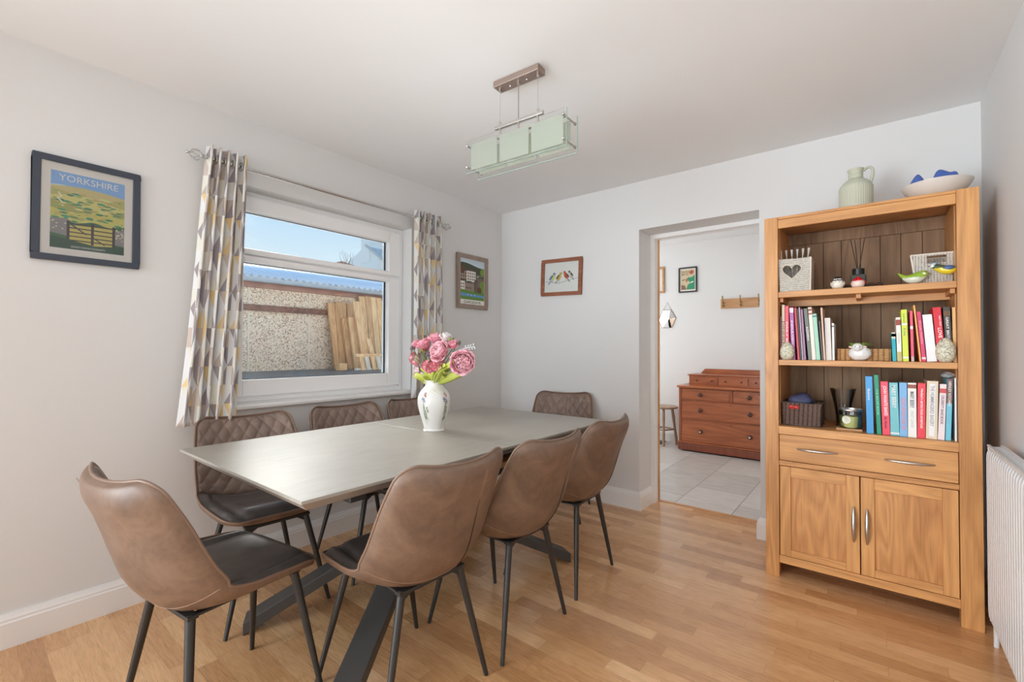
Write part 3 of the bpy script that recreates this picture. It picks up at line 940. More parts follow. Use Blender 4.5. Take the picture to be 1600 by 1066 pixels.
HEAD = make_chair(-.74); CH0 = make_chair()
CHAIRS = [
    ('brown leather dining chair alone at the near end of the table, farthest left', -1.658, .584, 7.5),
    ('brown dining chair on the near side, closest to the camera of its row', -1.304, 1.033, 87.0),
    ('brown dining chair in the middle of the near side row', -1.276, 1.523, 89.3),
    ('brown dining chair on the near side, nearest the doorway', -1.302, 2.058, 93.5),
    ('quilted brown dining chair against the window wall below the left curtain', -2.231, .949, -94.0),
    ('quilted brown dining chair under the middle of the window', -2.219, 1.504, -93.2),
    ('quilted brown dining chair half hidden behind the flower vase', -2.205, 2.02, -90.0),
    ('quilted brown dining chair at the far end of the table by the back wall', -1.815, 2.80, 200.0),
]
for i, (lab, x, y, a) in enumerate(CHAIRS):
    o = HEAD if i == 0 else CH0 if i == 1 else copy_tree(CH0)
    o.location = (x, y, 0); o.rotation_euler = (0, 0, R(a))
    tag(o, lab, 'chair', 'dining chairs around the table')

# ---------------------------------------------------------------- curtains and pole
RX, RZ = -2.572, 2.110
pole = empty('curtain_pole', (RX, 1.58, RZ)); tag(pole, 'slim chrome curtain pole above the window with open cage finials', 'curtain pole')
pm = Matrix.Translation(-Vector(pole.location))
MB().tube([(RX, .795, RZ), (RX, 2.375, RZ)], .0085, 16, T=pm).build('rod', MAT['chrome'], pole, smooth=40)
for sgn, ye in ((-1, .795), (1, 2.375)):
    mb = MB()
    for k in range(5):
        ph = 2 * PI * k / 5
        mb.tube([(RX + .026 * math.sin(PI * i / 14) ** .8 * math.cos(ph + 1.6 * i / 14) if 0 < i < 14 else RX,
                  ye + sgn * (.006 + .062 * i / 14),
                  RZ + (.026 * math.sin(PI * i / 14) ** .8 * math.sin(ph + 1.6 * i / 14) if 0 < i < 14 else 0)) for i in range(15)], .0022, 6, T=pm)
    mb.tube([(RX, ye - sgn * .012, RZ), (RX, ye + sgn * .008, RZ)], .0105, 12, T=pm)
    mb.ball((RX, ye + sgn * .076, RZ), .0075, 10, T=pm)
    mb.build('finial', MAT['chrome'], pole, smooth=50)
for y in (.905, 2.30):
    mb = MB().tube([(XL + .001, y, RZ), (RX, y, RZ)], .006, 10, T=pm).tube([(XL + .0005, y, RZ), (XL + .006, y, RZ)], .022, 18, T=pm)
    mb.tube([(RX, y - .007, RZ), (RX, y + .007, RZ)], .013, 16, T=pm)
    mb.build('bracket', MAT['chrome'], pole, smooth=40)


def curtain(label, yt0, yt1, yb0, yb1, z1t, z0b, folds, seed):
    root = empty('curtain', (RX, (yt0 + yt1) / 2, z0b)); tag(root, label, 'curtain', 'pair of geometric print curtains')
    T = Matrix.Translation(-Vector(root.location)); rnd = random.Random(seed)
    ph = [rnd.uniform(-.5, .5) for _ in range(8)]
    cw = .95
    def f(u, v):
        y = (yt0 + (yt1 - yt0) * u) * v + (yb0 + (yb1 - yb0) * u) * (1 - v)
        w = u * folds * 2 * PI + ph[0]
        am = .036 * (1 - .30 * (1 - v))
        y += .012 * math.sin(w * 2 + ph[1]) * (1 - v * .3) + .010 * math.sin(u * 7 + ph[3] + 2.0 * v) * (1 - v)
        x = RX + am * math.sin(w + .5 * math.sin(3 * v + ph[2]) * (1 - v)) + .006 * math.sin(5 * v + u * 9) * (1 - v) + .012 * (1 - v)
        return (max(x, XL + .012), y, z0b + (z1t - z0b) * v)
    mb = MB().grid(f, 170, 60, T=T, uvfn=lambda u, v: (u * cw, v * (z1t - z0b)))
    mb.build('cloth', MAT['curtain'], root, smooth=80, fix=False, solid=.002)
    mb = MB()
    for k in range(folds * 2):
        u = (PI * (k + 0) - ph[0]) / (folds * 2 * PI)
        if not .02 < u < .98: continue
        p = f(u, .957)
        ring_ = [(RX + .021 * math.cos(a), p[1], RZ + .021 * math.sin(a)) for a in [2 * PI * i / 18 for i in range(18)]]
        mb.tube(ring_, .0035, 6, closed=True, T=T)
    mb.build('eyelet', MAT['nickel'], root, smooth=60)


curtain('patterned curtain gathered at the left side of the window', .805, .995, .695, .945, 2.168, .795, 5, 3)
curtain('patterned curtain gathered at the right side of the window behind the flowers', 2.105, 2.365, 2.075, 2.375, 2.165, .795, 5, 8)

# ---------------------------------------------------------------- pictures


def picture_frame(name, label, w, h, fw, fd, fmat, loc, rz, tilt=0.0, mount=None, inner=(0, 0, 0, 0)):
    root = empty(name, loc, rot=(0, tilt, rz)); tag(root, label, 'picture')
    mb = MB()
    for (a, b, c, d) in ((-w / 2, w / 2, h / 2 - fw, h / 2), (-w / 2, w / 2, -h / 2, -h / 2 + fw)):
        mb.box(a, b, -fd, 0, c, d)
    mb.box(-w / 2, -w / 2 + fw, -fd, 0, -h / 2 + fw, h / 2 - fw).box(w / 2 - fw, w / 2, -fd, 0, -h / 2 + fw, h / 2 - fw)
    mb.build('frame', fmat, root, bevel=.0025)
    MB().box(-w / 2 + fw * .8, w / 2 - fw * .8, -fd * .45, -.001, -h / 2 + fw * .8, h / 2 - fw * .8).build('mount_board', mount or flat('cream_mount', 226, 220, 212), root)
    return root


def art(parent, polys, y, name='print', step=.00025):
    """polys: (points, (r,g,b)) flat shapes printed one over another"""
    mb = MB(); mats = []; idx = {}
    for k, (pts, c) in enumerate(polys):
        if c not in idx: idx[c] = len(mats); mats.append(flat('print_%d_%d_%d' % c, *c, rough=.55))
        n = len(pts); mb.add([(p[0], y - step * k, p[1]) for p in pts], [tuple(range(n))], idx[c])
    return mb.build(name, mats, parent, fix=False)


def hillpoly(x0, x1, zb, fn, n=24): return [(x0, zb), (x1, zb)] + [(x1 + (x0 - x1) * i / n, fn((n - i) / n)) for i in range(n + 1)]


# --- YORKSHIRE poster
pf = picture_frame('framed_poster', 'dark framed Yorkshire travel poster of green hills and a gate', .345, .435, .026, .018, MAT['frame_navy'], (XL + .001, .3870, 1.745), R(90))
w2, h2 = .118, .160
x0, x1 = -w2, w2; zt, zb = .158, -.162
rn = random.Random(2)
P = [([(x0, zb), (x1, zb), (x1, zt), (x0, zt)], (128, 172, 222))]
P.append((hillpoly(x0, x1, .05, lambda u: .098 + .008 * math.sin(u * 9) - .02 * u), (214, 226, 238)))
P.append((hillpoly(x0, x1, .0, lambda u: .092 + .012 * math.sin(u * 3.0 + .3)), (196, 184, 122)))
P.append((hillpoly(x0, x1, 0., lambda u: .075 + .012 * math.sin(u * 5.0 + 2)), (178, 172, 104)))
P.append((hillpoly(x0, x1, -.05, lambda u: .055 + .014 * math.sin(u * 4.2)), (204, 198, 118)))
P.append((hillpoly(x0, x1, -.08, lambda u: .028 + .014 * math.sin(u * 5.5 + 1)), (160, 160, 88)))
P.append((hillpoly(x0, x1, -.09, lambda u: .004 + .012 * math.sin(u * 6.5 + 3)), (196, 190, 100)))
for k in range(110):
    cx = rn.uniform(x0 + .008, x1 - .008); cz = rn.uniform(-.045, .075); a = rn.uniform(.003, .009)
    P.append(([(cx + a * math.cos(q) * 1.8 if abs(cx + a * 1.8) < w2 and abs(cx - a * 1.8) < w2 else cx + a * .3 * math.cos(q), cz + a * .55 * math.sin(q)) for q in [2 * PI * i / 8 for i in range(8)]],
              rn.choice([(58, 130, 92), (70, 150, 110), (206, 204, 130), (110, 140, 84), (186, 168, 104), (150, 168, 96)])))
P.append(([(-.098, .07), (-.088, .055), (-.1, .045), (-.085, .03), (-.08, .03), (-.094, .046), (-.083, .056), (-.094, .072)], (226, 220, 196)))
P.append((hillpoly(x0, x1, -.162, lambda u: -.043 + .006 * math.sin(u * 14)), (54, 96, 58)))
P.append(([(-.06, -.06), (.08, -.052), (.085, -.135), (-.062, -.142)], (196, 182, 96)))
P.append(([(x0, -.04), (-.066, -.035), (-.060, -.110), (x0, -.10)], (134, 130, 128)))
P.append(([(.082, -.06), (x1, -.05), (x1, -.125), (.082, -.12)], (134, 130, 128)))
for k in range(24):
    cx = rn.choice([rn.uniform(x0 + .004, -.07), rn.uniform(.09, x1 - .004)]); cz = rn.uniform(-.1, -.045)
    P.append(([(cx - .004, cz), (cx, cz - .003), (cx + .004, cz), (cx, cz + .003)], (206, 202, 170)))
for z in (-.054, -.072, -.090, -.107, -.124): P.append(([(-.062, z - .0024), (.084, z - .0024 + .002), (.084, z + .0024 + .002), (-.062, z + .0024)], (70, 58, 52)))
for x in (-.064, .012, .082): P.append(([(x - .0045, -.135), (x + .0045, -.135), (x + .0045, -.042), (x - .0045, -.042)], (60, 48, 44)))
P.append(([(.015, -.100), (.055, -.128), (.050, -.130), (.012, -.104)], (70, 58, 52))); P.append(([(-.058, -.052), (-.005, -.092), (-.010, -.094), (-.060, -.058)], (70, 58, 52)))
P.append(([(x0, zb), (x1, zb), (x1, -.128), (.02, -.138), (x0, -.112)], (34, 70, 46)))
art(pf, P, -.0084, step=.00001)
text_mesh('lettering', 'YORKSHIRE', .190, .027, flat('poster_white', 236, 238, 240), pf, Matrix.Translation((0, -.0102, .134)), bold=.005)
text_mesh('lettering', "GOD'S OWN COUNTY", .11, .0075, flat('poster_white', 236, 238, 240), pf, Matrix.Translation((0, -.0102, -.151)))
MB().box(-.150, .150, -.0135, -.0130, -.195, .195).build('glass', MAT['pictureglass'], pf)

# --- Gargrave print
pf = picture_frame('framed_poster', 'taupe framed village print lettered Gargrave, right of the curtain', .372, .452, .036, .022, MAT['frame_taupe'], (XL + .001, 2.778, 1.728), R(90))
x0, x1, zt, zb = -.146, .146, .186, -.150
P = [([(-.150, -.190), (.150, -.190), (.150, .190), (-.150, .190)], (226, 222, 214)), ([(x0, zb), (x1, zb), (x1, zt), (x0, zt)], (186, 204, 216))]
P.append((hillpoly(x0, x1, 0, lambda u: .142 + .014 * math.sin(u * 4 + 1)), (66, 70, 50)))
P.append((hillpoly(x0, x1, -.1, lambda u: .072 + .010 * math.sin(u * 5)), (88, 96, 60)))
for (a, b, c, d, col) in [(-.146, -.06, .02, .085, (150, 132, 118)), (-.07, .04, .0, .09, (210, 204, 198)), (.06, .12, .0, .06, (170, 178, 190)), (-.146, -.09, -.07, 0, (214, 208, 200)), (-.09, .02, -.08, -.012, (140, 122, 112)), (.02, .09, -.06, .005, (96, 84, 78)), (.06, .146, -.05, .04, (112, 96, 88))]:
    P.append(([(a, c), (b, c), (b, d), (a, d)], col)); P.append(([(a, d), (b, d), ((b + a) / 2 + .02, d + .018), ((a + b) / 2 - .02, d + .018)], (84, 74, 72)))
for (a, c, nx, nz) in [(-.055, .015, 4, 3), (-.135, -.055, 2, 2), (-.135, .035, 3, 2), (-.075, -.06, 3, 1)]:
    for i in range(nx):
        for j in range(nz):
            P.append(([(a + i * .024, c + j * .024), (a + i * .024 + .011, c + j * .024), (a + i * .024 + .011, c + j * .024 + .014), (a + i * .024, c + j * .024 + .014)], (52, 48, 50)))
for (cx, cz, a) in [(-.12, .095, .028), (.125, .095, .03), (-.13, -.1, .03), (.125, -.02, .036), (.13, -.075, .03), (.085, -.065, .028)]:
    P.append(([(max(x0, min(x1, cx + a * math.cos(q))), cz + a * 1.15 * math.sin(q)) for q in [2 * PI * i / 10 for i in range(10)]], (110, 140, 56) if a != .028 else (92, 66, 52)))
P.append((hillpoly(x0, x1, zb, lambda u: -.080 + .006 * math.sin(u * 6)), (92, 130, 56)))
P.append(([(x0, -.122), (x1, -.126), (x1, -.104), (x0, -.098)], (96, 140, 180)))
for k in (-.06, -.02, .02): P.append(([(k, -.112), (k + .014, -.112), (k + .011, -.107), (k + .003, -.107)], (236, 236, 236)))
art(pf, P, -.0104, step=.00001)
text_mesh('lettering', 'GARGRAVE', .205, .022, flat('ink_dark', 50, 48, 46), pf, Matrix.Translation((0, -.0122, -.170)))

# --- birds picture, hung slightly askew
pf = picture_frame('framed_print', 'brown wooden frame with a row of four painted birds, hung slightly askew', .388, .305, .030, .020, MAT['frame_brown'], (-2.006, YB - .001, 1.760), 0, tilt=R(1.6), mount=flat('print_paper', 226, 228, 218))
P = [([(-.15, -.03), (-.02, -.046), (.155, -.012), (.155, -.015), (-.02, -.050), (-.15, -.034)], (150, 150, 140))]


def bird2d(cx, cz, s, d, body, head, wing):
    el = lambda x, z, a, b, r=0: [(x + a * math.cos(q) * math.cos(r) - b * math.sin(q) * math.sin(r), z + a * math.cos(q) * math.sin(r) + b * math.sin(q) * math.cos(r)) for q in [2 * PI * i / 14 for i in range(14)]]
    return [(el(cx, cz, .024 * s, .016 * s, R(55) * d), body), (el(cx - .012 * d * s, cz + .0 * s, .022 * s, .008 * s, R(50) * d), wing), (el(cx + .012 * d * s, cz + .024 * s, .010 * s, .009 * s), head),
            ([(cx - .012 * d * s, cz - .018 * s), (cx - .036 * d * s, cz - .046 * s), (cx - .03 * d * s, cz - .048 * s), (cx - .006 * d * s, cz - .02 * s)], wing),
            ([(cx + .020 * d * s, cz + .026 * s), (cx + .028 * d * s, cz + .022 * s), (cx + .020 * d * s, cz + .020 * s)], (50, 50, 50)),
            ([(cx, cz - .016 * s), (cx + .001, cz - .034 * s), (cx + .003, cz - .034 * s), (cx + .003, cz - .016 * s)], (60, 50, 40))]


P += bird2d(-.085, .0, 1.25, 1, (206, 206, 96), (120, 140, 170), (70, 110, 170))
P += bird2d(-.02, .002, 1.15, 1, (190, 176, 60), (170, 160, 60), (110, 70, 60))
P += bird2d(.045, .010, 1.15, -1, (196, 70, 40), (200, 70, 40), (110, 80, 60))
P += bird2d(.088, .016, .95, -1, (206, 196, 186), (70, 70, 70), (60, 64, 66))
art(pf, P, -.0094, step=.00002)
MB().box(-.165, .165, -.0135, -.0130, -.125, .125).build('glass', MAT['pictureglass'], pf)

# ---------------------------------------------------------------- ceiling pendant
LC = Vector((-1.243, 1.600, 2.4))
pend = empty('pendant_light', tuple(LC)); tag(pend, 'rectangular glass pendant light hanging from a satin metal ceiling bar', 'ceiling light')
pm = Matrix.Rotation(R(3.0), 4, 'Z')
pe = lambda: MB()
pe().box(-.122, .122, -.030, .030, -.028, -.0003, T=pm).build('ceiling_rose', MAT['bronze_nickel'], pend, bevel=.002)
mb = MB()
for x in (-.103, 0, .103): mb.tube([(x, 0, -.028), (x, 0, -.040)], .007, 12, T=pm)
for x in (-.045, .045): mb.ball((x, .0, -.031), .006, 8, T=pm)
mb.build('screw_cap', MAT['chrome'], pend, smooth=50)
mb = MB()
for x in (-.103, .103): mb.tube([(x, 0, -.035), (x, 0, -.184)], .0009, 6, T=pm)
mb.build('suspension_wire', MAT['nickel'], pend, smooth=50)
MB().tube([(0, 0, -.035), (0, 0, -.22)], .0024, 8, T=pm).build('power_cord', flat('grey_flex', 130, 126, 116), pend, smooth=50)
mb = MB().box(-.132, .132, -.008, .008, -.212, -.198, T=pm)
for x in (-.103, .103): mb.tube([(x, 0, -.182), (x, 0, -.258)], .006, 10, T=pm)
mb.tube([(0, 0, -.198), (0, 0, -.245)], .005, 10, T=pm)
mb.build('support_bar', MAT['nickel'], pend, bevel=.0015)
# lamp carrier between the panes, lampholders and capsules
mb = MB().box(-.245, .245, -.010, .010, -.256, -.246, T=pm); mb.build('lamp_carrier', MAT['nickel'], pend, bevel=.001)
for x in (-.165, 0, .165):
    h = MB().tube([(x, 0, -.258), (x, 0, -.300)], .010, 14, T=pm).build('lampholder', flat('grey_green_ceramic', 120, 132, 112), pend, smooth=50)
    MB().tube([(x, 0, -.300), (x, 0, -.335)], .006, 10, T=pm).build('bulb', flat('frosted_bulb', 214, 218, 208), h, smooth=50)
for sy, xo in ((-1, .0), (1, .0)):
    y = sy * .046
    g = MB().box(-.270 + xo, .270 + xo, y - .003, y + .003, -.400, -.246, T=pm); g.build('outer_glass', MAT['lampglass'], pend)
    mb = MB().box(-.2702 + xo, .2702 + xo, y - .0029, y + .0029, -.4030, -.4003, T=pm).box(.2703 + xo, .2722 + xo, y - .0029, y + .0029, -.400, -.246, T=pm)
    mb.build('glass_edge', MAT['glass_edge'], pend)
    yy = sy * .032
    for (a, b) in ((-.250, -.096), (-.080, .076), (.092, .248)):
        MB().box(a, b, yy - .002, yy + .002, -.383, -.262, T=pm).build('frosted_panel', MAT['frost'], pend)
mb = MB()
for x in (-.258, .258):
    for z in (-.272, -.372): mb.tube([(x, -.052, z), (x, .052, z)], .004, 8, T=pm).ball((x, -.052, z), .007, 10, T=pm).ball((x, .052, z), .007, 10, T=pm)
mb.build('standoff', MAT['chrome'], pend, smooth=50)

# ---------------------------------------------------------------- bookcase
BX0, BX1, BY, BD, BH = -.449, .3513, 2.7035, .42, 1.862
IX0, IX1 = -.388, .281
bc = empty('bookcase', ((BX0 + BX1) / 2, BY + BD / 2, 0)); tag(bc, 'tall honey oak bookcase with open shelves above a drawer and two doors', 'bookcase')
bm_ = Matrix.Translation(-Vector(bc.location))
def part(name, mat, *boxes, parent=None, bevel=.002):
    mb = MB()
    for b in boxes: mb.box(*b, T=bm_)
    return mb.build(name, mat, parent or bc, bevel=bevel)
part('post', MAT['oak_z'], (BX0, IX0, BY, BY + .055, 0, BH - .001))
part('post', MAT['oak_z'], (IX1, BX1, BY, BY + .055, 0, BH - .001))
part('side_panel', MAT['oak_z'], (BX0 + .002, BX0 + .024, BY + .055, BY + BD, 0, BH - .02))
part('side_panel', MAT['oak_z'], (BX1 - .024, BX1 - .002, BY + .055, BY + BD, 0, BH - .02))
part('inner_lining', MAT['oak_z'], (IX0 - .012, IX0 + .002, BY + .055, BY + BD - .02, .74, BH - .03))
part('inner_lining', MAT['oak_z'], (IX1 - .002, IX1 + .012, BY + .055, BY + BD - .02, .74, BH - .03))
part('top_panel', MAT['oak_x'], (IX0, IX1, BY + .004, BY + .055, BH - .014, BH), (BX0 + .001, BX1 - .001, BY + .0555, BY + BD, BH - .018, BH))
part('top_rail', MAT['oak_x'], (IX0, IX1, BY + .006, BY + .028, 1.802, BH - .0145))
part('inner_top_rail', MAT['oak_back'], (IX0, IX1, BY + BD - .032, BY + BD - .018, 1.776, 1.84))
mb = MB(); nb = 8
for k in range(nb):
    a = IX0 + (IX1 - IX0) * k / nb + .0013; b = IX0 + (IX1 - IX0) * (k + 1) / nb - .0013
    mb.box(a, b, BY + BD - .018, BY + BD - .006, .74, BH - .03, T=bm_)
mb.build('back_boards', MAT['oak_back'], bc, bevel=.001)
part('back_panel', flat('dark_back', 60, 44, 32), (BX0 + .024, BX1 - .024, BY + BD - .006, BY + BD, .08, BH - .03))
part('shelf', MAT['oak_x'], (IX0, IX1, BY + .006, BY + BD - .02, 1.440, 1.470))
part('shelf_support', MAT['oak_x'], (IX0 + .003, IX1 - .003, BY + .20, BY + .222, 1.405, 1.4398), (-.066, -.046, BY + .03, BY + .20, 1.418, 1.4398), (IX0 + .003, IX0 + .02, BY + .03, BY + .38, 1.418, 1.4398), (IX1 - .02, IX1 - .003, BY + .03, BY + .38, 1.418, 1.4398))
part('shelf', MAT['oak_x'], (IX0, IX1, BY + .006, BY + BD - .02, 1.090, 1.118))
part('shelf', MAT['oak_x'], (IX0, IX1, BY + .000, BY + BD - .02, .736, .776))
# lower carcase
part('middle_rail', MAT['oak_x'], (IX0, IX1, BY + .004, BY + .028, .574, .599))
part('bottom_rail', MAT['oak_x'], (IX0, IX1, BY + .004, BY + .03, .074, .112))
part('base_panel', MAT['oak_x'], (IX0, IX1, BY + .03, BY + BD - .02, .09, .108))
dr = part('drawer', MAT['oak_x'], (IX0 + .002, IX1 - .002, BY + .006, BY + .026, .6015, .7335))


def handle(parent, p0, p1, bow):
    p0 = Vector(p0); p1 = Vector(p1); d = p1 - p0; mb = MB(); N = 14; pts = []; rr = []
    for i in range(N + 1):
        f = i / N; s = math.sin(PI * f)
        pts.append(p0 + d * f + Vector((0, -(.008 + .018 * s ** .7), 0))); rr.append(.0028 + .0058 * s ** .8)
    mb.tube(pts, rr, 10, T=bm_, sq=(1, .8))
    for f in (.16, .84): mb.tube([p0 + d * f + Vector((0, .0, 0)), p0 + d * f + Vector((0, -.018, 0))], .004, 8, T=bm_)
    return mb.build('handle', MAT['nickel'], parent, smooth=60)


handle(dr, (-.308, BY + .006, .669), (-.139, BY + .006, .669), 1); handle(dr, (.034, BY + .006, .669), (.205, BY + .006, .669), 1)
for (a, b, pl, pr, hx) in ((IX0 + .003, -.058, -.337, -.110, -.081), (-.054, IX1 - .003, -.003, .228, -.031)):
    z0, z1 = .114, .571
    d = part('door', MAT['oak_panel'], (pl, pr, BY + .016, BY + .024, .150, .519), bevel=0)
    part('door_stile', MAT['oak_z'], (a, pl, BY + .006, BY + .026, z0, z1), parent=d)
    part('door_stile', MAT['oak_z'], (pr, b, BY + .006, BY + .026, z0, z1), parent=d)
    part('door_rail', MAT['oak_x'], (pl, pr, BY + .0062, BY + .026, .519, z1), parent=d)
    part('door_rail', MAT['oak_x'], (pl, pr, BY + .0062, BY + .026, z0, .150), parent=d)
    handle(d, (hx, BY + .006, .262), (hx, BY + .006, .428), 1)

# ---------------------------------------------------------------- books
TRANS = Matrix.Translation


def book(label, xt0, xt1, zt, xb0, xb1, z0, col, group, title=None, tcol=(240, 238, 232), depth=.17, th=None, band=None, ys=2.738, flip=False, name='book', pagecol=None):
    h = zt - z0; ang = math.atan2((xt0 + xt1 - xb0 - xb1) / 2, h); w = ((xt1 - xt0) + (xb1 - xb0)) / 2 - .0012
    xc = (xb0 + xb1) / 2; L = h / math.cos(ang) - abs(math.sin(ang)) * w * .5
    lift = abs(math.sin(ang)) * w / 2
    root = None
    cm = flat('cover_%d_%d_%d' % col, *col, rough=.38)
    mb = MB(); c = .0016 if w > .010 else .0008
    mb.box(-w / 2, w / 2, 0, c, 0, L); mb.box(-w / 2, -w / 2 + c, c, depth, 0, L); mb.box(w / 2 - c, w / 2, c, depth, 0, L)
    root = mb.build(name, cm, None, loc=(xc, ys, z0 + lift), rot=(0, ang, 0), bevel=.0006)
    tag(root, label, 'book', group)
    MB().box(-w / 2 + c, w / 2 - c, c, depth - .004, .002, L - .003).build('pages', flat('page_block', *(pagecol or (232, 224, 208))), root)
    if band:
        for (a, b, bc_) in band: MB().box(-w / 2 - .0002, w / 2 + .0002, -.0003, .001, L * a, L * b).build('spine_band', flat('band_%d_%d_%d' % bc_, *bc_), root)
    if title:
        tl = title if isinstance(title, list) else [title]
        for (txt, f0, f1, tc, wf, xo) in [(q + (None,) * 6)[:6] if isinstance(q, tuple) else (q, .12, .88, tcol, .6, 0) for q in tl]:
            tc = tc or tcol; wf = wf or .6; xo = xo or 0
            T = TRANS((xo * w, 0, L * (1 - (f0 + f1) / 2))) @ Matrix.Rotation(R(90), 4, 'Y')
            text_mesh('spine_title', txt, L * (f1 - f0), w * wf, flat('ink_%d_%d_%d' % tc, *tc), root, T, thick=.0007, bold=.018)
    return root


G1, G2, G3 = 'books on the middle shelf, left side', 'books on the middle shelf, right side', 'books on the lower shelf'
Z2, Z3 = 1.1185, .7765
D = (60, 44, 40)
book('dark book squeezed against the left post of the middle shelf', -.386, -.3855 + .0085, 1.344, -.386, -.3775, Z2, (112, 52, 58), G1, None)
book('beige hardback near the left post with dark brown title', -.3765, -.362, 1.405, -.3765, -.362, Z2, (190, 174, 150), G1, [('DINNERS', .3, .8, (110, 70, 50), .7)])
book('coral red hardback third from the left on the middle shelf', -.3612, -.3445, 1.398, -.3612, -.3445, Z2, (222, 74, 92), G1, [('DAILY BREAD', .3, .9, (245, 220, 220), .5)])
book('purple paperback beside the coral red book', -.342, -.324, 1.389, -.334, -.316, Z2, (166, 92, 154), G1, [('INDULGENCE', .25, .8, (235, 215, 235), .45)], band=[(.9, .99, (222, 214, 216))])
book('thin red leaning book right of the purple one', -.3215, -.3105, 1.387, -.3070, -.2960, Z2, (178, 44, 52), G1, None)
book('thin black leaning magazine beside the thin red book', -.3090, -.3025, 1.381, -.2945, -.288, Z2, (52, 48, 52), G1, None)
book('thin pale lilac leaning magazine', -.3015, -.2955, 1.388, -.2870, -.281, Z2, (178, 166, 178), G1, None)
book('mauve leaning paperback left of the grey-green book', -.2935, -.2830, 1.378, -.2795, -.269, Z2, (148, 104, 134), G1, None)
book('grey-green leaning hardback with white title', -.2805, -.2635, 1.381, -.2605, -.2435, Z2, (98, 104, 94), G1, [('AZMEH', .35, .62, (235, 235, 225), .5)])
book('cream leaning book with round brown badges on the spine', -.2615, -.2445, 1.386, -.2440, -.227, Z2, (222, 212, 200), G1, None, band=[(.93, .97, (150, 96, 80)), (.86, .89, (170, 90, 80))])
book('mint green leaning book', -.2425, -.2245, 1.352, -.2265, -.2085, Z2, (150, 196, 172), G1, None, band=[(.93, .96, (80, 110, 120))])
book('short dark brown leaning book right of the mint one', -.2170, -.2085, 1.315, -.2050, -.1965, Z2, (70, 50, 44), G1, None)
book('thin peach-pink tall leaning book', -.2085, -.2000, 1.381, -.1960, -.1875, Z2, (206, 172, 150), G1, None)
nb_ = book('thick white spiral-bound notebook', -.192, -.168, 1.329, -.186, -.162, Z2, (206, 198, 192), G1, None, name='spiral_notebook')
mb = MB()
for k in range(26): mb.tube([(-.009 + .0045 * math.cos(q) - .0, .0005 - .0045 * math.sin(q) * 1, .008 + k * .0077) for q in [2 * PI * i / 8 for i in range(8)]], .0007, 4, closed=True)
mb.build('spiral_binding', flat('binding_grey', 150, 144, 140), nb_)
book('thin white card booklet right of the spiral notebook', -.1625, -.1530, 1.302, -.1605, -.151, Z2, (226, 220, 214), G1, None, band=[(.9, .93, (60, 60, 60))])

book('short turquoise book with white top, left of the pale cookbook', .0630, .0780, 1.253, .0670, .0820, Z2, (0, 158, 170), G2, None, band=[(.78, .995, (206, 200, 190)), (.85, .95, (70, 60, 56))])
book('cream book with grey lettering on the middle shelf', .0790, .0965, 1.321, .0835, .1010, Z2, (232, 228, 212), G2, [('COUNTRY', .35, .6, (180, 176, 160), .4)], band=[(.0, .22, (190, 178, 120)), (.82, .95, (150, 80, 70))])
book('lime green hardback with white flower dot', .0975, .1190, 1.356, .1035, .1245, Z2, (202, 214, 62), G2, [('Lemon', .08, .26, (120, 160, 90), .4), ('& Lime', .36, .5, (120, 150, 110), .4)], band=[(.70, .735, (236, 238, 226)), (.06, .09, (236, 238, 226))])
book('thin pink book beside the lime green hardback', .1280, .1385, 1.349, .1320, .1425, Z2, (226, 82, 108), G2, None, band=[(.64, .70, (240, 220, 225)), (.0, .10, (190, 170, 160))])
book('thin orange wooden-looking leaning board', .1400, .1470, 1.374, .1600, .167, Z2, (236, 168, 92), G2, None, name='chopping_board')['category'] = 'board'
book('magenta leaning paperback with pale script title, left of the speckled white book', .1510, .1660, 1.344, .1685, .1835, Z2, (204, 50, 100), G2, [('Simply Healthy', .18, .65, (240, 180, 200), .45)], band=[(.05, .09, (230, 200, 210))])
book('white leaning hardback speckled with dark twigs', .1700, .2030, 1.330, .1855, .2185, Z2, (234, 238, 232), G2, None)
book('thick bright red hardback with LOVE BAKING title', .2035, .2325, 1.361, .2205, .2470, Z2, (206, 24, 44), G2, [('LOVE \u2022 BAKING', .38, .92, (250, 240, 238), .45, .1), ('MARY BERRY', .16, .36, (250, 220, 220), .2, .25)])
book('dark brown hardback titled GREAT BRITISH', .2370, .2620, 1.360, .2480, .2690, Z2, (64, 56, 56), G2, [('GREAT BRITISH', .18, .66, (230, 224, 212), .4)], band=[(.84, .93, (110, 84, 60))])
book('tan kraft paper folder against the right post of the middle shelf', .2660, .2800, 1.358, .2700, .2800, Z2, (216, 172, 112), G2, None)

book('blue book with Baking on the spine, leftmost on the lower shelf', -.034, -.006, 1.046, -.029, -.003, Z3, (62, 150, 208), G3, [('Baking', .22, .42, (245, 250, 252), .4, -.1)], pagecol=(240, 240, 240))
book('emerald green leaning book titled THE RECIPE BOOK', -.002, .0155, 1.054, .0085, .0255, Z3, (0, 138, 108), G3, [('THE RECIPE BOOK', .24, .68, (130, 210, 180), .45)])
book('coral red hardback with tall white capitals, third from the left on the lower shelf', .0215, .0500, 1.024, .0285, .0570, Z3, (228, 70, 92), G3, [('JOHN WHAITE BAKES', .08, .64, (250, 240, 240), .6), ('At Home', .66, .88, (110, 40, 60), .4)])
book('pale teal hardback with faint white title, left of the light blue one', .0520, .0860, 1.020, .0585, .0885, Z3, (112, 184, 190), G3, [('MARY BERRY', .05, .48, (220, 244, 244), .5)], band=[(.03, .06, (220, 236, 236))])
book('light blue hardback with faint red title', .0890, .1170, 1.022, .0895, .1170, Z3, (118, 172, 216), G3, [('GREAT BRITISH BAKE OFF', .28, .88, (220, 130, 136), .5)])
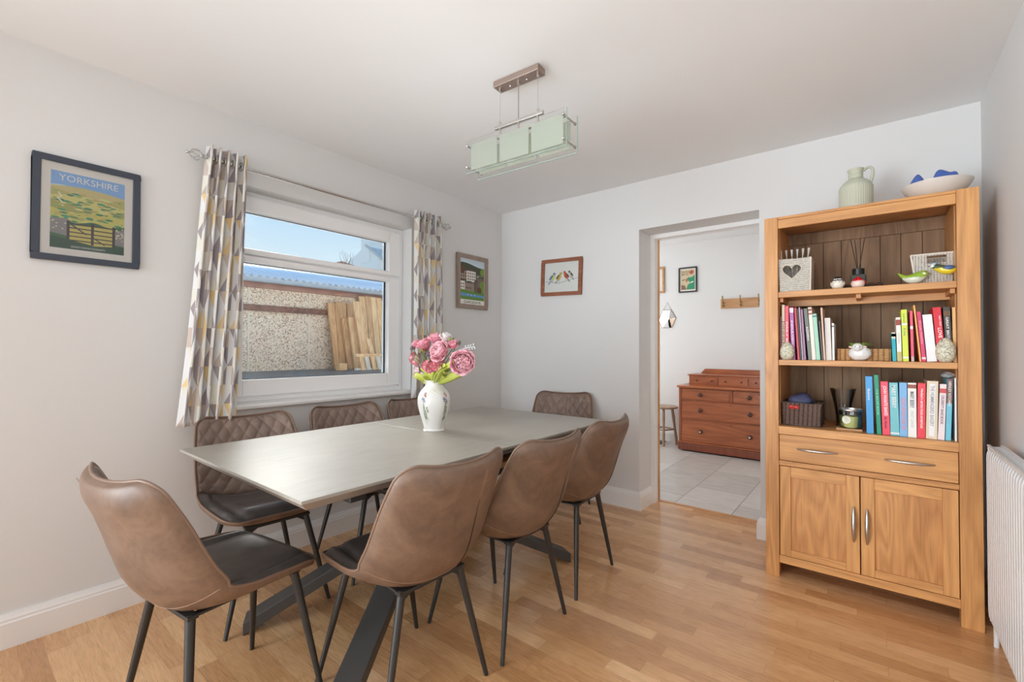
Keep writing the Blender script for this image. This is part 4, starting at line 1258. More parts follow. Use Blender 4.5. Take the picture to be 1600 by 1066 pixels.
book('white hardback with a brown oval badge at the top of its spine', .1185, .1490, 1.022, .1180, .1485, Z3, (228, 224, 218), G3, [('MARY BERRY', .16, .46, (90, 90, 96), .5), ('FAST CAKES', .52, .82, (190, 190, 190), .35)], band=[(.90, .97, (150, 90, 76))])
book('red hardback with white script title right of the white one', .1530, .1805, 1.022, .1495, .1770, Z3, (222, 62, 76), G3, [('Nadiya\u2019s', .1, .3, (250, 236, 236), .4), ('BRITISH FOOD ADVENTURE', .32, .82, (250, 236, 236), .3)])
book('thick beige hardback with white lettered panel', .1825, .2230, 1.034, .1790, .2150, Z3, (214, 200, 174), G3, [('THE HUMMINGBIRD BAKERY', .08, .78, (150, 150, 150), .36)])
book('pale pink hardback with a small red badge and dark title, lower shelf', .2260, .2480, 1.022, .2165, .2395, Z3, (226, 212, 214), G3, [('CELEBRITY BAKE BOOK', .2, .72, (110, 80, 90), .42)], band=[(.84, .92, (200, 90, 90))])
book('book with brown top and turquoise lower spine near the right post, lower shelf', .2500, .2680, 1.046, .2410, .2600, Z3, (112, 186, 208), G3, [('HENLEY KITCHEN', .04, .44, (250, 250, 246), .5)], band=[(.60, 1.0, (120, 96, 88))])
book('thin white and blue magazine against the right post of the lower shelf', .2720, .2785, 1.050, .2715, .2785, Z3, (226, 232, 236), G3, None)
for o in list(bpy.data.objects):
    if o.get('label') == 'thick beige hardback with white lettered panel':
        w_ = .0375 * .5; MB().box(-w_ / 2, w_ / 2, -.0005, .0004, .012, .245).build('spine_panel', flat('panel_white', 232, 232, 230), o)
# crumpled bag on the books


def crumple(mb, c, r, sc, seed, n=16, amp=.25, T=None):
    rn = random.Random(seed); dirs = [Vector((rn.gauss(0, 1), rn.gauss(0, 1), rn.gauss(0, 1))).normalized() for _ in range(14)]
    def fn(q): return 1 + amp * max(-1, min(1, sum(math.sin(6 * q.dot(d) + i) for i, d in enumerate(dirs)) / 4))
    return mb.ball(c, r, n, sc=sc, T=T, fn=fn)


mb = MB(); crumple(mb, (.258, 2.80, 1.060), .024, (.9, 1.6, .5), 4, 18)
tag(mb.build('plastic_bag', flat('grey_film', 190, 196, 202, .25)), 'crumpled grey plastic bag lying on top of the right-hand lower books', 'bag')

# ---------------------------------------------------------------- ornaments on the bookcase


def heart_pts(s, n=28):
    out = []
    for i in range(n):
        a = 2 * PI * i / n
        out.append((16 * math.sin(a) ** 3 / 16 * s, (13 * math.cos(a) - 5 * math.cos(2 * a) - 2 * math.cos(3 * a) - math.cos(4 * a)) / 16 * s))
    return out


def holed_plate(name, outer, hole, mat, parent, thick, y, shear=None):
    bm = bmesh.new(); E = []
    for loop in (outer, hole):
        vs = [bm.verts.new((p[0], y, p[1])) for p in loop]
        E += [bm.edges.new((vs[i], vs[(i + 1) % len(vs)])) for i in range(len(vs))]
    bmesh.ops.triangle_fill(bm, edges=E, use_beauty=True)
    bmesh.ops.recalc_face_normals(bm, faces=bm.faces)
    me = bpy.data.meshes.new(name); bm.to_mesh(me); bm.free(); me.materials.append(mat)
    o = bpy.data.objects.new(name, me); COL.objects.link(o); o.parent = parent
    m = o.modifiers.new('solid', 'SOLIDIFY'); m.thickness = thick; m.offset = 0
    return o


def basket_body(name, w, d, h, flare, mat, root, front=True):
    mb = MB(); t = .006
    def wall(x0, y0, x1, y1, nx, ny):
        vs = []
        for (z, f) in ((0, 0), (h, flare)):
            for k in (0, 1):
                vs += [(x0 * (1 + f / w * 2) - nx * t * k, y0 * (1 + f / d * 2) - ny * t * k, z), (x1 * (1 + f / w * 2) - nx * t * k, y1 * (1 + f / d * 2) - ny * t * k, z)]
        mb.add(vs, [(0, 1, 5, 4), (2, 6, 7, 3), (0, 4, 6, 2), (1, 3, 7, 5), (4, 5, 7, 6), (0, 2, 3, 1)])
    W, Dd = w / 2, d / 2
    if front: wall(-W, -Dd, W, -Dd, 0, -1)
    wall(-W, Dd, W, Dd, 0, 1); wall(-W, -Dd, -W, Dd, -1, 0); wall(W, -Dd, W, Dd, 1, 0)
    mb.box(-W, W, -Dd, Dd, 0, .006)
    return mb.build(name, mat, root)


hb = empty('heart_basket', (-.3165, 2.815, 1.4705)); tag(hb, 'whitewashed woven square basket with a heart cut-out, top shelf left', 'basket')
basket_body('body', .134, .17, .168, .004, MAT['weave_white'], hb, front=False)
o = holed_plate('front_panel', [(-.067, 0), (.067, 0), (.071, .168), (-.071, .168)], [(p[0] * .042 - .012, p[1] * .042 + .106) for p in heart_pts(1)], MAT['weave_white'], hb, .006, -.087)
mb = MB().tube([(p[0] * .043 - .012, -.0905, p[1] * .043 + .106) for p in heart_pts(1)], .0024, 6, closed=True); mb.build('heart_rim', flat('rope_white', 214, 204, 192), hb, smooth=60)
mb = MB().tube([(-.071, -.087, .168), (.071, -.087, .168), (.071, .089, .168), (-.071, .089, .168)], .004, 8, closed=True)
mb.tube([(.071, -.089, .168), (.067, -.087, 0)], .004, 8)
mb.build('rim', flat('rope_white', 214, 204, 192), hb, smooth=60)
# clear straws/brushes standing in the basket
for k in range(6):
    x = -.050 + k * .017; a = .12 * (k - 2.5) / 3
    mb = MB().tube([(0, 0, 0), (a * .12, 0, .13), (a * .21, 0, .218)], [.0016, .0018, .0030], 8)
    mb.tube([(a * .19, 0, .190), (a * .215, 0, .222)], [.0035, .0065], 8)
    o = mb.build('glass_stirrer', flat('pale_clear_plastic', 186, 180, 172, .2), loc=(-.3165 + x, 2.80, 1.4780)); tag(o, 'clear flared stick in the heart basket, ' + ['leftmost of six', 'second from the left', 'third from the left', 'fourth from the left', 'fifth from the left', 'rightmost of six'][k], 'stick', 'clear sticks in the heart basket')


def bird(name, label, loc, rz, path, radii, sq, cols, extras):
    """one smooth body with belly/back colours by height, plus parts"""
    root = None
    mb = MB(); mb.tube(path, radii, 18, sq=sq)
    t = NT(name + '_glaze'); x, y, z = t.sep(t.coords())
    n = t.noise(t.coords(), 60, 3)
    f = t.m('ADD', t.m('MULTIPLY', t.m('SUBTRACT', z, cols[2]), cols[3]), t.m('MULTIPLY', t.m('SUBTRACT', n, .5), .8))
    col = t.ramp(f, [(.35, cols[0]), (.65, cols[1])])
    if len(cols) > 4:
        vo = t.node('ShaderNodeTexVoronoi'); t.put(vo.inputs['Vector'], t.coords()); vo.inputs['Scale'].default_value = 110
        col = t.mix(t.m('LESS_THAN', vo.outputs['Distance'], .22), col, cols[4])
    t.set(color=col, rough=.2, coat=.4)
    root = mb.build(name, t.mat, loc=loc, rot=(0, 0, rz), smooth=80, subsurf=1)
    tag(root, label, 'ornament')
    for (nm, m, fn) in extras: fn(MB()).build(nm, m, root, smooth=70)
    return root


blk = flat('glossy_black', 30, 28, 30, .25)
b1 = bird('bird_ornament', 'small round white china bird with black cap, left of the diffuser', (-.1385, 2.765, 1.4705), 0,
          [(0, .002, z) for z in (.0002, .002, .008, .018, .028, .036, .043, .050, .056, .0605, .062)], [.008, .016, .0235, .0275, .0275, .0245, .0205, .0180, .0140, .0070, .001], None,
          (S(226, 218, 204), S(236, 230, 220), .03, 30, S(160, 140, 120)), [
    ('cap', blk, lambda m: m.ball((0, -.001, .0555), .0145, 12, sc=(1, 1.05, .62))),
    ('mask', blk, lambda m: m.tube([(-.0175, -.010, .045), (-.009, -.0185, .044), (.009, -.0185, .044), (.0175, -.010, .045)], .0024, 6)),
    ('beak', blk, lambda m: m.tube([(0, -.018, .049), (0, -.026, .047)], [.0024, .0004], 6)),
    ('wing', flat('wing_grey', 196, 186, 174, .3), lambda m: m.ball((-.0265, .002, .028), .011, 10, sc=(.3, .8, 1)).ball((.0265, .002, .028), .011, 10, sc=(.3, .8, 1)))])
b2 = bird('bird_ornament', 'small round red-topped china bird in front of the black diffuser', (-.0585, 2.762, 1.4705), R(-14),
          [(0, .001, z) for z in (.0002, .002, .008, .018, .027, .035, .042, .048, .053, .056)], [.012, .019, .0255, .0285, .0275, .0240, .0190, .0140, .0075, .001], None,
          (S(222, 200, 190), S(206, 28, 40), .026, 60), [
    ('eye', blk, lambda m: m.ball((-.011, -.0135, .045), .0016, 6).ball((.011, -.0135, .045), .0016, 6)),
    ('beak', blk, lambda m: m.tube([(0, -.017, .043), (0, -.026, .041)], [.0028, .0004], 6)),
    ('wing', flat('wing_red', 190, 70, 66, .3), lambda m: m.ball((.0265, .003, .026), .010, 10, sc=(.3, .8, 1)).ball((-.0265, .003, .026), .010, 10, sc=(.3, .8, 1)))])
b3 = bird('bird_ornament', 'green and white china bird with raised tail, facing right', (.140, 2.765, 1.4705), R(88),
          [(0, .052, .058), (0, .040, .046), (0, .028, .034), (0, .012, .026), (0, -.006, .0265), (0, -.020, .031), (0, -.033, .041), (0, -.043, .046), (0, -.052, .046), (0, -.056, .045)], [.003, .006, .012, .021, .0262, .0255, .0215, .0180, .0100, .001], None,
          (S(206, 210, 196), S(138, 168, 50), .019, 45), [
    ('eye', blk, lambda m: m.ball((-.0135, -.046, .052), .0024, 6).ball((.0135, -.046, .052), .0024, 6)),
    ('beak', flat('beak_grey', 130, 110, 90, .3), lambda m: m.tube([(0, -.054, .046), (0, -.064, .043)], [.003, .0005], 6)),
    ('cheek', flat('cheek_pale', 220, 224, 206, .3), lambda m: m.ball((.0165, -.040, .045), .008, 10, sc=(.4, 1, .7)).ball((-.0165, -.040, .045), .008, 10, sc=(.5, 1, .7)))])
b4 = bird('bird_ornament', 'yellow-breasted blue tit ornament on wire legs by the right post', (.247, 2.760, 1.4705), R(-96),
          [(0, -.046, .079), (0, -.038, .078), (0, -.028, .074), (0, -.012, .062), (0, .004, .054), (0, .022, .053), (0, .034, .058), (0, .046, .060), (0, .050, .060)], [.001, .010, .0145, .0185, .021, .019, .011, .005, .002], None,
          (S(222, 200, 52), S(64, 84, 60), .056, 60), [
    ('face', flat('face_white', 236, 236, 232, .3), lambda m: m.ball((0, -.036, .078), .0135, 12, sc=(1, 1, .75))),
    ('cap', flat('cap_blue', 150, 180, 200, .3), lambda m: m.ball((0, -.032, .087), .009, 10, sc=(1, 1.2, .6))),
    ('eye_stripe', blk, lambda m: m.tube([(.0136, -.026, .079), (.010, -.044, .079), (0, -.050, .079), (-.010, -.044, .079), (-.0136, -.026, .079)], .0016, 6)),
    ('beak', blk, lambda m: m.tube([(0, -.048, .078), (0, -.058, .076)], [.0028, .0005], 6)),
    ('wing', flat('wing_blue', 60, 84, 130, .3), lambda m: m.ball((.017, .014, .063), .020, 10, sc=(.25, 1, .5)).ball((-.017, .014, .063), .020, 10, sc=(.25, 1, .5))),
    ('tail', flat('wing_dark', 50, 60, 80, .3), lambda m: m.tube([(0, .04, .061), (0, .072, .066)], [.007, .004], 8, sq=(1, .4))),
    ('wire_leg', MAT['nickel'], lambda m: m.tube([(.006, .012, .036), (.007, .010, .018), (.006, .0, .0005)], .0008, 5).tube([(-.006, .012, .036), (-.007, .010, .018), (-.006, .0, .0005)], .0008, 5))])

rd = empty('reed_diffuser', (-.058, 2.850, 1.4705)); tag(rd, 'square black glass reed diffuser with three dark reeds on the top shelf', 'diffuser')
MB().box(-.031, .031, -.031, .031, 0, .075).build('bottle', flat('smoked_glass', 62, 64, 58, .15), rd, bevel=.005)
MB().tube([(0, 0, .0752), (0, 0, .105)], .025, 20).build('cap', flat('diffuser_black', 26, 28, 26, .3), rd, smooth=40)
for p in ((-.030, .0), (-.014, .012), (.026, -.006)):
    MB().tube([(p[0] * .12, 0, .10), (p[0], p[1], .255)], .0019, 6).build('reed', flat('reed_black', 34, 30, 28, .6), rd)

for k, (x, y, lab) in enumerate([(-.105, 2.815, 'small dark pine cone between the white bird and the diffuser'), (-.010, 2.80, 'small dark pine cone just right of the diffuser'), (.022, 2.81, 'small dark pine cone, the right one of the pair beside the diffuser')]):
    mb = MB()
    for i in range(7):
        r0 = .013 * math.sin(PI * (i + .8) / 8)
        for j in range(7):
            a = 2 * PI * (j + .5 * i) / 7; mb.ball((x * 0 + r0 * math.cos(a), r0 * math.sin(a), .004 + i * .0034), .0042, 6, sc=(1, 1, .5))
    mb.tube([(0, 0, .0), (0, 0, .027)], .006, 8)
    tag(mb.build('pine_cone', flat('cone_brown', 76, 56, 44), loc=(x, y, 1.4705)), lab, 'pine cone', 'pine cones on the top shelf')

wb = empty('wicker_basket', (.215, 2.868, 1.4705)); tag(wb, 'flat whitewashed wicker tray basket with handle slot, top shelf right', 'basket')
basket_body('body', .12, .13, .138, .012, MAT['weave_white2'], wb, front=False)
holed_plate('front_panel', [(-.060, 0), (.060, 0), (.072, .138), (-.078, .138)], [(-.024, .095), (.040, .095), (.042, .129), (-.024, .129)], MAT['weave_white2'], wb, .006, -.072)
MB().tube([(-.078, -.074, .138), (.072, -.074, .138), (.072, .074, .138), (-.076, .074, .138)], .0035, 8, closed=True).tube([(-.060, -.074, 0), (-.078, -.074, .138)], .004, 8).build('rim', flat('rope_white', 214, 204, 192), wb, smooth=60)


def crackle(name, c1, c2, scale=60):
    t = NT(name); vo = t.node('ShaderNodeTexVoronoi', feature='DISTANCE_TO_EDGE'); t.put(vo.inputs['Vector'], t.coords()); vo.inputs['Scale'].default_value = scale
    n = t.noise(t.coords(), 25, 3)
    c = t.mix(t.m('MULTIPLY', n, .5), c1, c2)
    c = t.mix(t.m('LESS_THAN', vo.outputs[0], .035), c, S(120, 110, 90))
    return t.set(color=c, rough=.5)


MAT['crackle'] = crackle('crackled_shell', S(214, 212, 192), S(176, 166, 140))
for x, lab, sc in ((-.350, 'cream crackled ornament with brown stalk at the left end of the middle shelf', 1.0), (.2515, 'cream crackled ornament with brown stalk at the right end of the middle shelf', 1.08)):
    prof = [(.001, 0), (.020, .001), (.031, .014), (.0365, .034), (.035, .052), (.028, .070), (.017, .084), (.008, .090), (.0005, .091)]
    r0 = MB().lathe([(a * (.93 if sc > 1 else .92), b * (1.17 if sc > 1 else 1.0)) for a, b in prof], 28).build('pear_ornament', MAT['crackle'], loc=(x, 2.716 + .0265 + .002, Z2), smooth=80)
    if sc > 1: r0.location.x = .2440
    r0.location.y = 2.722
    tag(r0, lab, 'ornament')
    MB().tube([(.004, 0, .085 * sc), (.010, -.003, .093 * sc), (.014, -.003, .091 * sc)], [.006, .0035, .002], 8).build('stalk', flat('stalk_brown', 120, 96, 70), r0, smooth=60)
for o in list(bpy.data.objects):
    pass
# keep books clear of the two ornaments standing at the shelf front
sp = empty('sheep_planter', (-.055, 2.752, Z2)); tag(sp, 'white china sheep planter holding small green leaves, middle shelf', 'planter')
rn = random.Random(3)
wool = [Vector((rn.gauss(0, 1), rn.gauss(0, 1), rn.gauss(0, 1))).normalized() for _ in range(150)]
def fleece(q): return .95 + .085 * max(0, 1 - min((q - w).length for w in wool) / .24)
MB().ball((.002, 0, .0355), .0385, 52, sc=(1.14, .74, .92), fn=fleece).build('body', MAT['white'], sp, smooth=80)
hd = MB().ball((-.006, -.020, .0640), .0215, 20, sc=(1, .9, .95)).ball((-.006, -.036, .0565), .0105, 14, sc=(1, .9, .9)).build('head', MAT['white'], sp, smooth=80)
MB().ball((-.031, -.016, .066), .0065, 10, sc=(1.6, .6, .7)).ball((.019, -.016, .067), .0065, 10, sc=(1.6, .6, .7)).build('ear', flat('ear_pink', 226, 200, 194, .3), hd, smooth=80)
MB().ball((-.0145, -.0365, .0675), .0024, 8).ball((.0025, -.0365, .0675), .0024, 8).ball((-.0085, -.0455, .0575), .0012, 6).ball((-.0035, -.0455, .0575), .0012, 6).build('eye', blk, hd, smooth=80)
mb = MB()
for k in range(40):
    a = rn.uniform(0, 2 * PI); l = rn.uniform(.02, .042); s = Vector((rn.uniform(-.022, .022), rn.uniform(-.004, .015), .065))
    e = s + Vector((math.cos(a) * l, math.sin(a) * l * .5, rn.uniform(.004, .026))); m2 = (s + e) / 2 + Vector((0, 0, .008)); w = Vector((-math.sin(a), math.cos(a), 0)) * .0035
    mb.add([s, m2 - w, e, m2 + w], [(0, 1, 2, 3)])
mb.build('leaves', flat('fresh_green_leaf', 128, 168, 62), sp, solid=.0006, fix=False)
bx = empty('woven_box', (-.035, 2.802, Z2)); tag(bx, 'long low tan woven tray behind the white sheep planter', 'basket')
mb = MB().box(-.106, .098, -.030, -.024, 0, .058).box(-.106, .098, .024, .030, 0, .058).box(-.106, -.100, -.024, .024, 0, .058).box(.092, .098, -.024, .024, 0, .058).box(-.1, .092, -.024, .024, 0, .005)
mb.build('body', MAT['weave_tan'], bx, bevel=.003)

# lower shelf: dark basket, bag, candle, hurricane glass
db = empty('wicker_basket', (-.295, 2.845, Z3)); tag(db, 'dark brown wicker basket with a red ribbon, lower shelf left', 'basket')
basket_body('body', .165, .17, .118, .006, MAT['weave_dark'], db)
MB().tube([(-.086, -.0885, .118), (.086, -.0885, .118), (.086, .0885, .118), (-.086, .0885, .118)], .0055, 8, closed=True).tube([(-.083, -.086, .004), (.083, -.086, .004), (.083, .086, .004), (-.083, .086, .004)], .005, 8, closed=True).build('rim', flat('wicker_dark', 92, 72, 62), db, smooth=60)
mb = MB(); crumple(mb, (-.042, -.094, .098), .011, (1.3, .5, .9), 1, 12); crumple(mb, (-.020, -.094, .098), .011, (1.3, .5, .9), 2, 12); mb.ball((-.031, -.097, .098), .006, 8)
mb.build('ribbon_bow', flat('red_ribbon', 176, 50, 44, .35), db, smooth=60)
mb = MB(); crumple(mb, (0, 0, 0), .055, (1.05, .9, .72), 9, 22, .12)
o = mb.build('cloth_bundle', flat('navy_cloth', 62, 66, 96, .6), loc=(-.305, 2.84, .900), smooth=60)
tag(o, 'dark blue bundle in clear wrap inside the dark wicker basket', 'bundle')
cb = MB().box(-.052, .052, -.040, .040, 0, .010).build('wooden_coaster', MAT['rail_wood'], loc=(-.097, 2.798, Z3), bevel=.002); tag(cb, 'small square wooden board under the candle jar', 'board')
cd = empty('candle', (-.093, 2.802, Z3 + .0105)); tag(cd, 'yellow-green candle in a clear glass jar with white round label', 'candle')
ci = [(.001, .003), (.040, .003), (.0435, .012), (.0440, .058), (.001, .058)]
MB().lathe(ci, 32).build('wax', flat('pale_lime_wax', 206, 208, 136, .4), cd, smooth=40)
MB().lathe([(.001, 0), (.042, 0), (.0465, .010), (.047, .085), (.0455, .085), (.0448, .010), (.040, .0025), (.001, .0025)], 40).build('jar', MAT['clearglass'], cd, smooth=50)
MB().lathe([(.0475, .084), (.049, .086), (.049, .091), (.0475, .093), (.045, .093), (.0445, .084), (.0475, .084)], 40).build('jar_rim', MAT['nickel'], cd, smooth=50)
mb = MB(); n = 20; vs = [(0, 0, 0)]
ctr = R(-110)
vs = []
for k in range(n):
    a = 2 * PI * k / n; xx = .019 * math.cos(a); zz = .042 + .019 * math.sin(a); th = ctr + xx / .0475
    vs.append((.0476 * math.cos(th), .0476 * math.sin(th), zz))
mb.add(vs, [tuple(range(n))]); mb.build('label', flat('label_white', 226, 228, 206), cd, fix=False)
hg = MB().lathe([(.030, 0), (.032, .003), (.028, .012), (.030, .05), (.040, .12), (.056, .190), (.0565, .192), (.055, .190), (.0385, .12), (.0285, .05), (.026, .012), (.001, .006)], 40).build('glass_vase', m_glass('smoky_glassware', (.93, .93, .92, 1), .035), loc=(-.130, 2.935, Z3), smooth=50)
hg.location = (-.128, 2.925, Z3)
tag(hg, 'tall flared clear glass vase standing behind the candle', 'vase')

# on top of the bookcase
t = NT('sage_stoneware'); t.set(color=S(178, 180, 162), rough=.55); MAT['sage'] = t.mat
jg = empty('jug', (-.066, 2.875, BH)); tag(jg, 'sage green ribbed stoneware jug with a loop handle on the bookcase', 'jug')
prof = [(.001, 0), (.066, .001), (.070, .006), (.070, .128), (.067, .138), (.050, .160), (.034, .172), (.030, .178), (.0295, .208), (.034, .215), (.036, .222), (.033, .224), (.028, .215), (.025, .18), (.001, .17)]
P2 = []
for i in range(len(prof) - 1):
    a, b = prof[i], prof[i + 1]; k = 10 if (b[1] - a[1]) > .03 else 2
    for j in range(k): P2.append((a[0] + (b[0] - a[0]) * j / k, a[1] + (b[1] - a[1]) * j / k))
P2.append(prof[-1])
def ribs(a, z):
    if z < .132 and z > .004: return 1 + .012 * math.cos(44 * a)
    if .176 < z < .212: return 1 + .035 * math.sin(z * 2 * PI / .0085)
    return 1
P3 = [p for p in P2 if not (.176 < p[1] < .212 and p[0] > .028)]
fin = []
for p in P2:
    fin.append(p)
neck = [(.0298, .176 + .032 * i / 20) for i in range(21)]
fin = [p for p in fin if not (.1765 < p[1] < .2085 and .028 < p[0] < .0335)]
idx = next(i for i, p in enumerate(fin) if p[1] >= .2079)
fin = fin[:idx] + neck + fin[idx:]
MB().lathe(fin, 176, fn=ribs).build('body', MAT['sage'], jg, smooth=60)
MB().tube([(.029, 0, .205), (.044, -.004, .224), (.062, -.006, .222), (.070, -.006, .205), (.068, -.005, .180), (.061, -.004, .150), (.058, -.004, .136)], [.008, .0085, .009, .009, .009, .009, .008], 12, sq=(1, .8)).build('handle', MAT['sage'], jg, smooth=70, subsurf=1)
bw = MB().lathe([(.001, .0), (.050, .0), (.055, .004), (.090, .026), (.114, .054), (.1235, .072), (.125, .076), (.122, .075), (.110, .056), (.084, .032), (.050, .014), (.001, .012)], 56).build('bowl', flat('cream_stoneware', 206, 200, 192, .45), loc=(.232, 2.862, BH), smooth=60)
tag(bw, 'wide shallow cream bowl on the right of the bookcase top', 'bowl')
blue = flat('cobalt_glaze', 66, 92, 158, .15)


def wavy(c, lx, ly, h, seed):
    rn = random.Random(seed); p = [rn.uniform(0, 6) for _ in range(5)]
    def f(u, v):
        x = (u - .5) * lx; y = (v - .5) * ly; e = max(0, 1 - (2 * abs(u - .5)) ** 6) * max(0, 1 - (2 * abs(v - .5)) ** 4)
        return (c[0] + x, c[1] + y, c[2] + h * e * (.92 + .13 * math.sin(u * 8 + p[0]) + .05 * math.sin(v * 7 + p[1]) - .25 * abs(u - .55)))
    return MB().grid(f, 26, 14)


o = wavy((0, 0, 0), .100, .07, .088, 2).build('blue_ornament', blue, loc=(.262, 2.862, BH + .050), smooth=80, solid=.003, fix=False); tag(o, 'larger cobalt blue glazed piece at the right in the cream bowl', 'ornament')
o = wavy((0, 0, 0), .066, .06, .078, 5).build('blue_ornament', blue, loc=(.166, 2.862, BH + .052), smooth=80, solid=.003, fix=False); tag(o, 'smaller cobalt blue glazed piece at the left in the cream bowl', 'ornament')

# ---------------------------------------------------------------- radiator
rx0, rx1 = .340, .392
ra = empty('radiator', (XR - .03, 1.2, .12)); tag(ra, 'white ribbed panel radiator on the right wall beside the bookcase', 'radiator')
rm = Matrix.Translation(-Vector(ra.location))
RY0, RY1, RZ0, RZ1 = .70, 2.560, .118, .795
def radf(u, v):
    y = RY0 + (RY1 - RY0) * u; k = (y / .0333) % 1.0
    e = min(1, v / .04, (1 - v) / .04); e2 = 1 if .01 < u < .99 else 0
    d = .010 * e * e2 * (1 if .28 < k < .78 else (max(0, 1 - min(abs(k - .28), abs(k - .78)) / .14)))
    return (rx0 + .010 - d, y, RZ0 + (RZ1 - RZ0) * v)
N_ = int((RY1 - RY0) / .0333 * 10)
MB().grid(radf, N_, 30, T=rm).build('front_panel', MAT['radiator'], ra, smooth=40, fix=False, solid=.002)
part_ = MB().box(rx1 - .008, rx1, RY0, RY1, RZ0, RZ1, T=rm); part_.build('rear_panel', MAT['radiator'], ra)
mb = MB().box(rx0 + .004, rx0 + .012, RY0, RY1, RZ1, RZ1 + .008, T=rm).box(rx1 - .012, rx1, RY0, RY1, RZ1, RZ1 + .008, T=rm).box(rx0 + .006, rx1 - .002, RY1 - .003, RY1, RZ0, RZ1, T=rm)
n = 0
y = RY0 + .02
while y < RY1 - .02: mb.box(rx0 + .01, rx1 - .01, y, y + .006, RZ1 - .002, RZ1 + .003, T=rm); y += .014
mb.build('top_grille', MAT['radiator'], ra)
mb = MB().tube([(rx0 + .03, RY1 - .001, .74), (rx0 + .03, RY1 + .02, .74)], .008, 12, T=rm); mb.build('air_vent', MAT['nickel'], ra, smooth=50)
mb = MB().tube([(rx0 + .03, RY1, .15), (rx0 + .03, RY1 + .05, .15), (rx0 + .03, RY1 + .05, .0)], .008, 12, T=rm).build('pipe', MAT['radiator'], ra, smooth=60)
mb = MB()
for yy in (1.0, 2.2): mb.box(rx1, XR, yy - .02, yy + .02, .2, .7, T=rm)
mb.build('wall_bracket', MAT['radiator'], ra)

# ---------------------------------------------------------------- hall furniture
CX0, CX1, CY0, CY1 = -1.778, -.66, 5.35, 5.778
ch = empty('chest_of_drawers', ((CX0 + CX1) / 2, (CY0 + CY1) / 2, 0)); tag(ch, 'red mahogany chest of drawers with small upper drawers in the tiled hall', 'chest of drawers')
cm_ = Matrix.Translation(-Vector(ch.location))
def cp(name, mat, *boxes, parent=None, bevel=.003):
    mb = MB()
    for b in boxes: mb.box(*b, T=cm_)
    return mb.build(name, mat, parent or ch, bevel=bevel)
cp('carcase', MAT['mahog_z'], (CX0, CX1, CY0 + .022, CY1, .10, .728), (CX0, CX0 + .026, CY0, CY0 + .022, .10, .728), (CX1 - .026, CX1, CY0, CY0 + .022, .10, .728), (CX0 + .026, CX1 - .026, CY0, CY0 + .022, .580, .590), (CX0 + .026, CX1 - .026, CY0, CY0 + .022, .366, .376), (CX0 + .026, CX1 - .026, CY0, CY0 + .022, .718, .728), (-1.236, -1.202, CY0, CY0 + .022, .59, .718))
cp('plinth', MAT['mahog_dark'], (CX0 - .012, CX1 + .012, CY0 - .014, CY1, .012, .098), bevel=.012)
cp('plinth_moulding', MAT['mahogany'], (CX0 - .014, CX1 + .014, CY0 - .017, CY1, .098, .112), bevel=.005)
cp('top_board', MAT['mahogany'], (CX0 - .020, CX1 + .020, CY0 - .022, CY1, .728, .752), bevel=.007)
cp('foot', MAT['mahog_dark'], (CX0 + .03, CX0 + .10, CY0 + .03, CY0 + .10, 0, .012)); cp('foot', MAT['mahog_dark'], (CX1 - .10, CX1 - .03, CY0 + .03, CY0 + .10, 0, .012))
UY = CY0 + .10
cp('upper_case', MAT['mahogany'], (CX0 + .085, CX1 - .085, UY + .012, CY1, .752, .866), (CX0 + .085, CX1 - .085, UY, UY + .012, .752, .766), (CX0 + .085, CX1 - .085, UY, UY + .012, .852, .866), (CX0 + .085, CX0 + .10, UY, UY + .012, .766, .852), (CX1 - .10, CX1 - .085, UY, UY + .012, .766, .852))
cp('upper_top', MAT['mahogany'], (CX0 + .070, CX1 - .070, UY - .014, CY1, .866, .880), bevel=.005)
mb = MB().prism([(CX0 + .13, .880), (CX0 + .18, .935), (CX1 - .18, .935), (CX1 - .13, .880)], 1, CY1 - .03, CY1 - .008, T=cm_); mb.build('backboard', MAT['mahogany'], ch, bevel=.003)
knobm = flat('dark_turned_wood', 74, 48, 38, .25)


def knob(parent, x, y, z, s=1.0, mat=None):
    T = cm_ @ Matrix.Translation((x, y, z)) @ Matrix.Rotation(R(90), 4, 'X')
    o = MB().lathe([(.010 * s, 0), (.009 * s, .010 * s), (.020 * s, .016 * s), (.0235 * s, .024 * s), (.020 * s, .032 * s), (.010 * s, .037 * s), (.0005, .038 * s)], 20, T=T).build('knob', mat or knobm, parent, smooth=60)
    return o


def drawer(x0, x1, z0, z1, y, knobs, s=1.0, ring_=False):
    d = cp('drawer', MAT['mahogany'], (x0 + .002, x1 - .002, y + .004, y + .02, z0 + .002, z1 - .002), bevel=.003)
    for kx in knobs:
        k = knob(d, kx, y + .004, (z0 + z1) / 2, s)
        if ring_:
            T = cm_ @ Matrix.Translation((kx, y - .036, (z0 + z1) / 2)) @ Matrix.Rotation(R(90), 4, 'X')
            MB().lathe([(.0005, 0), (.009, 0), (.009, .003), (.0005, .004)], 16, T=T).build('knob_inlay', flat('pearl_inlay', 214, 206, 196, .2), k, smooth=50)
    if s > .8:
        MB().box((x0 + x1) / 2 - .003, (x0 + x1) / 2 + .003, y + .0025, y + .0045, z1 - .032, z1 - .018, T=cm_).build('keyhole', flat('keyhole_dark', 40, 24, 18), d)
    return d


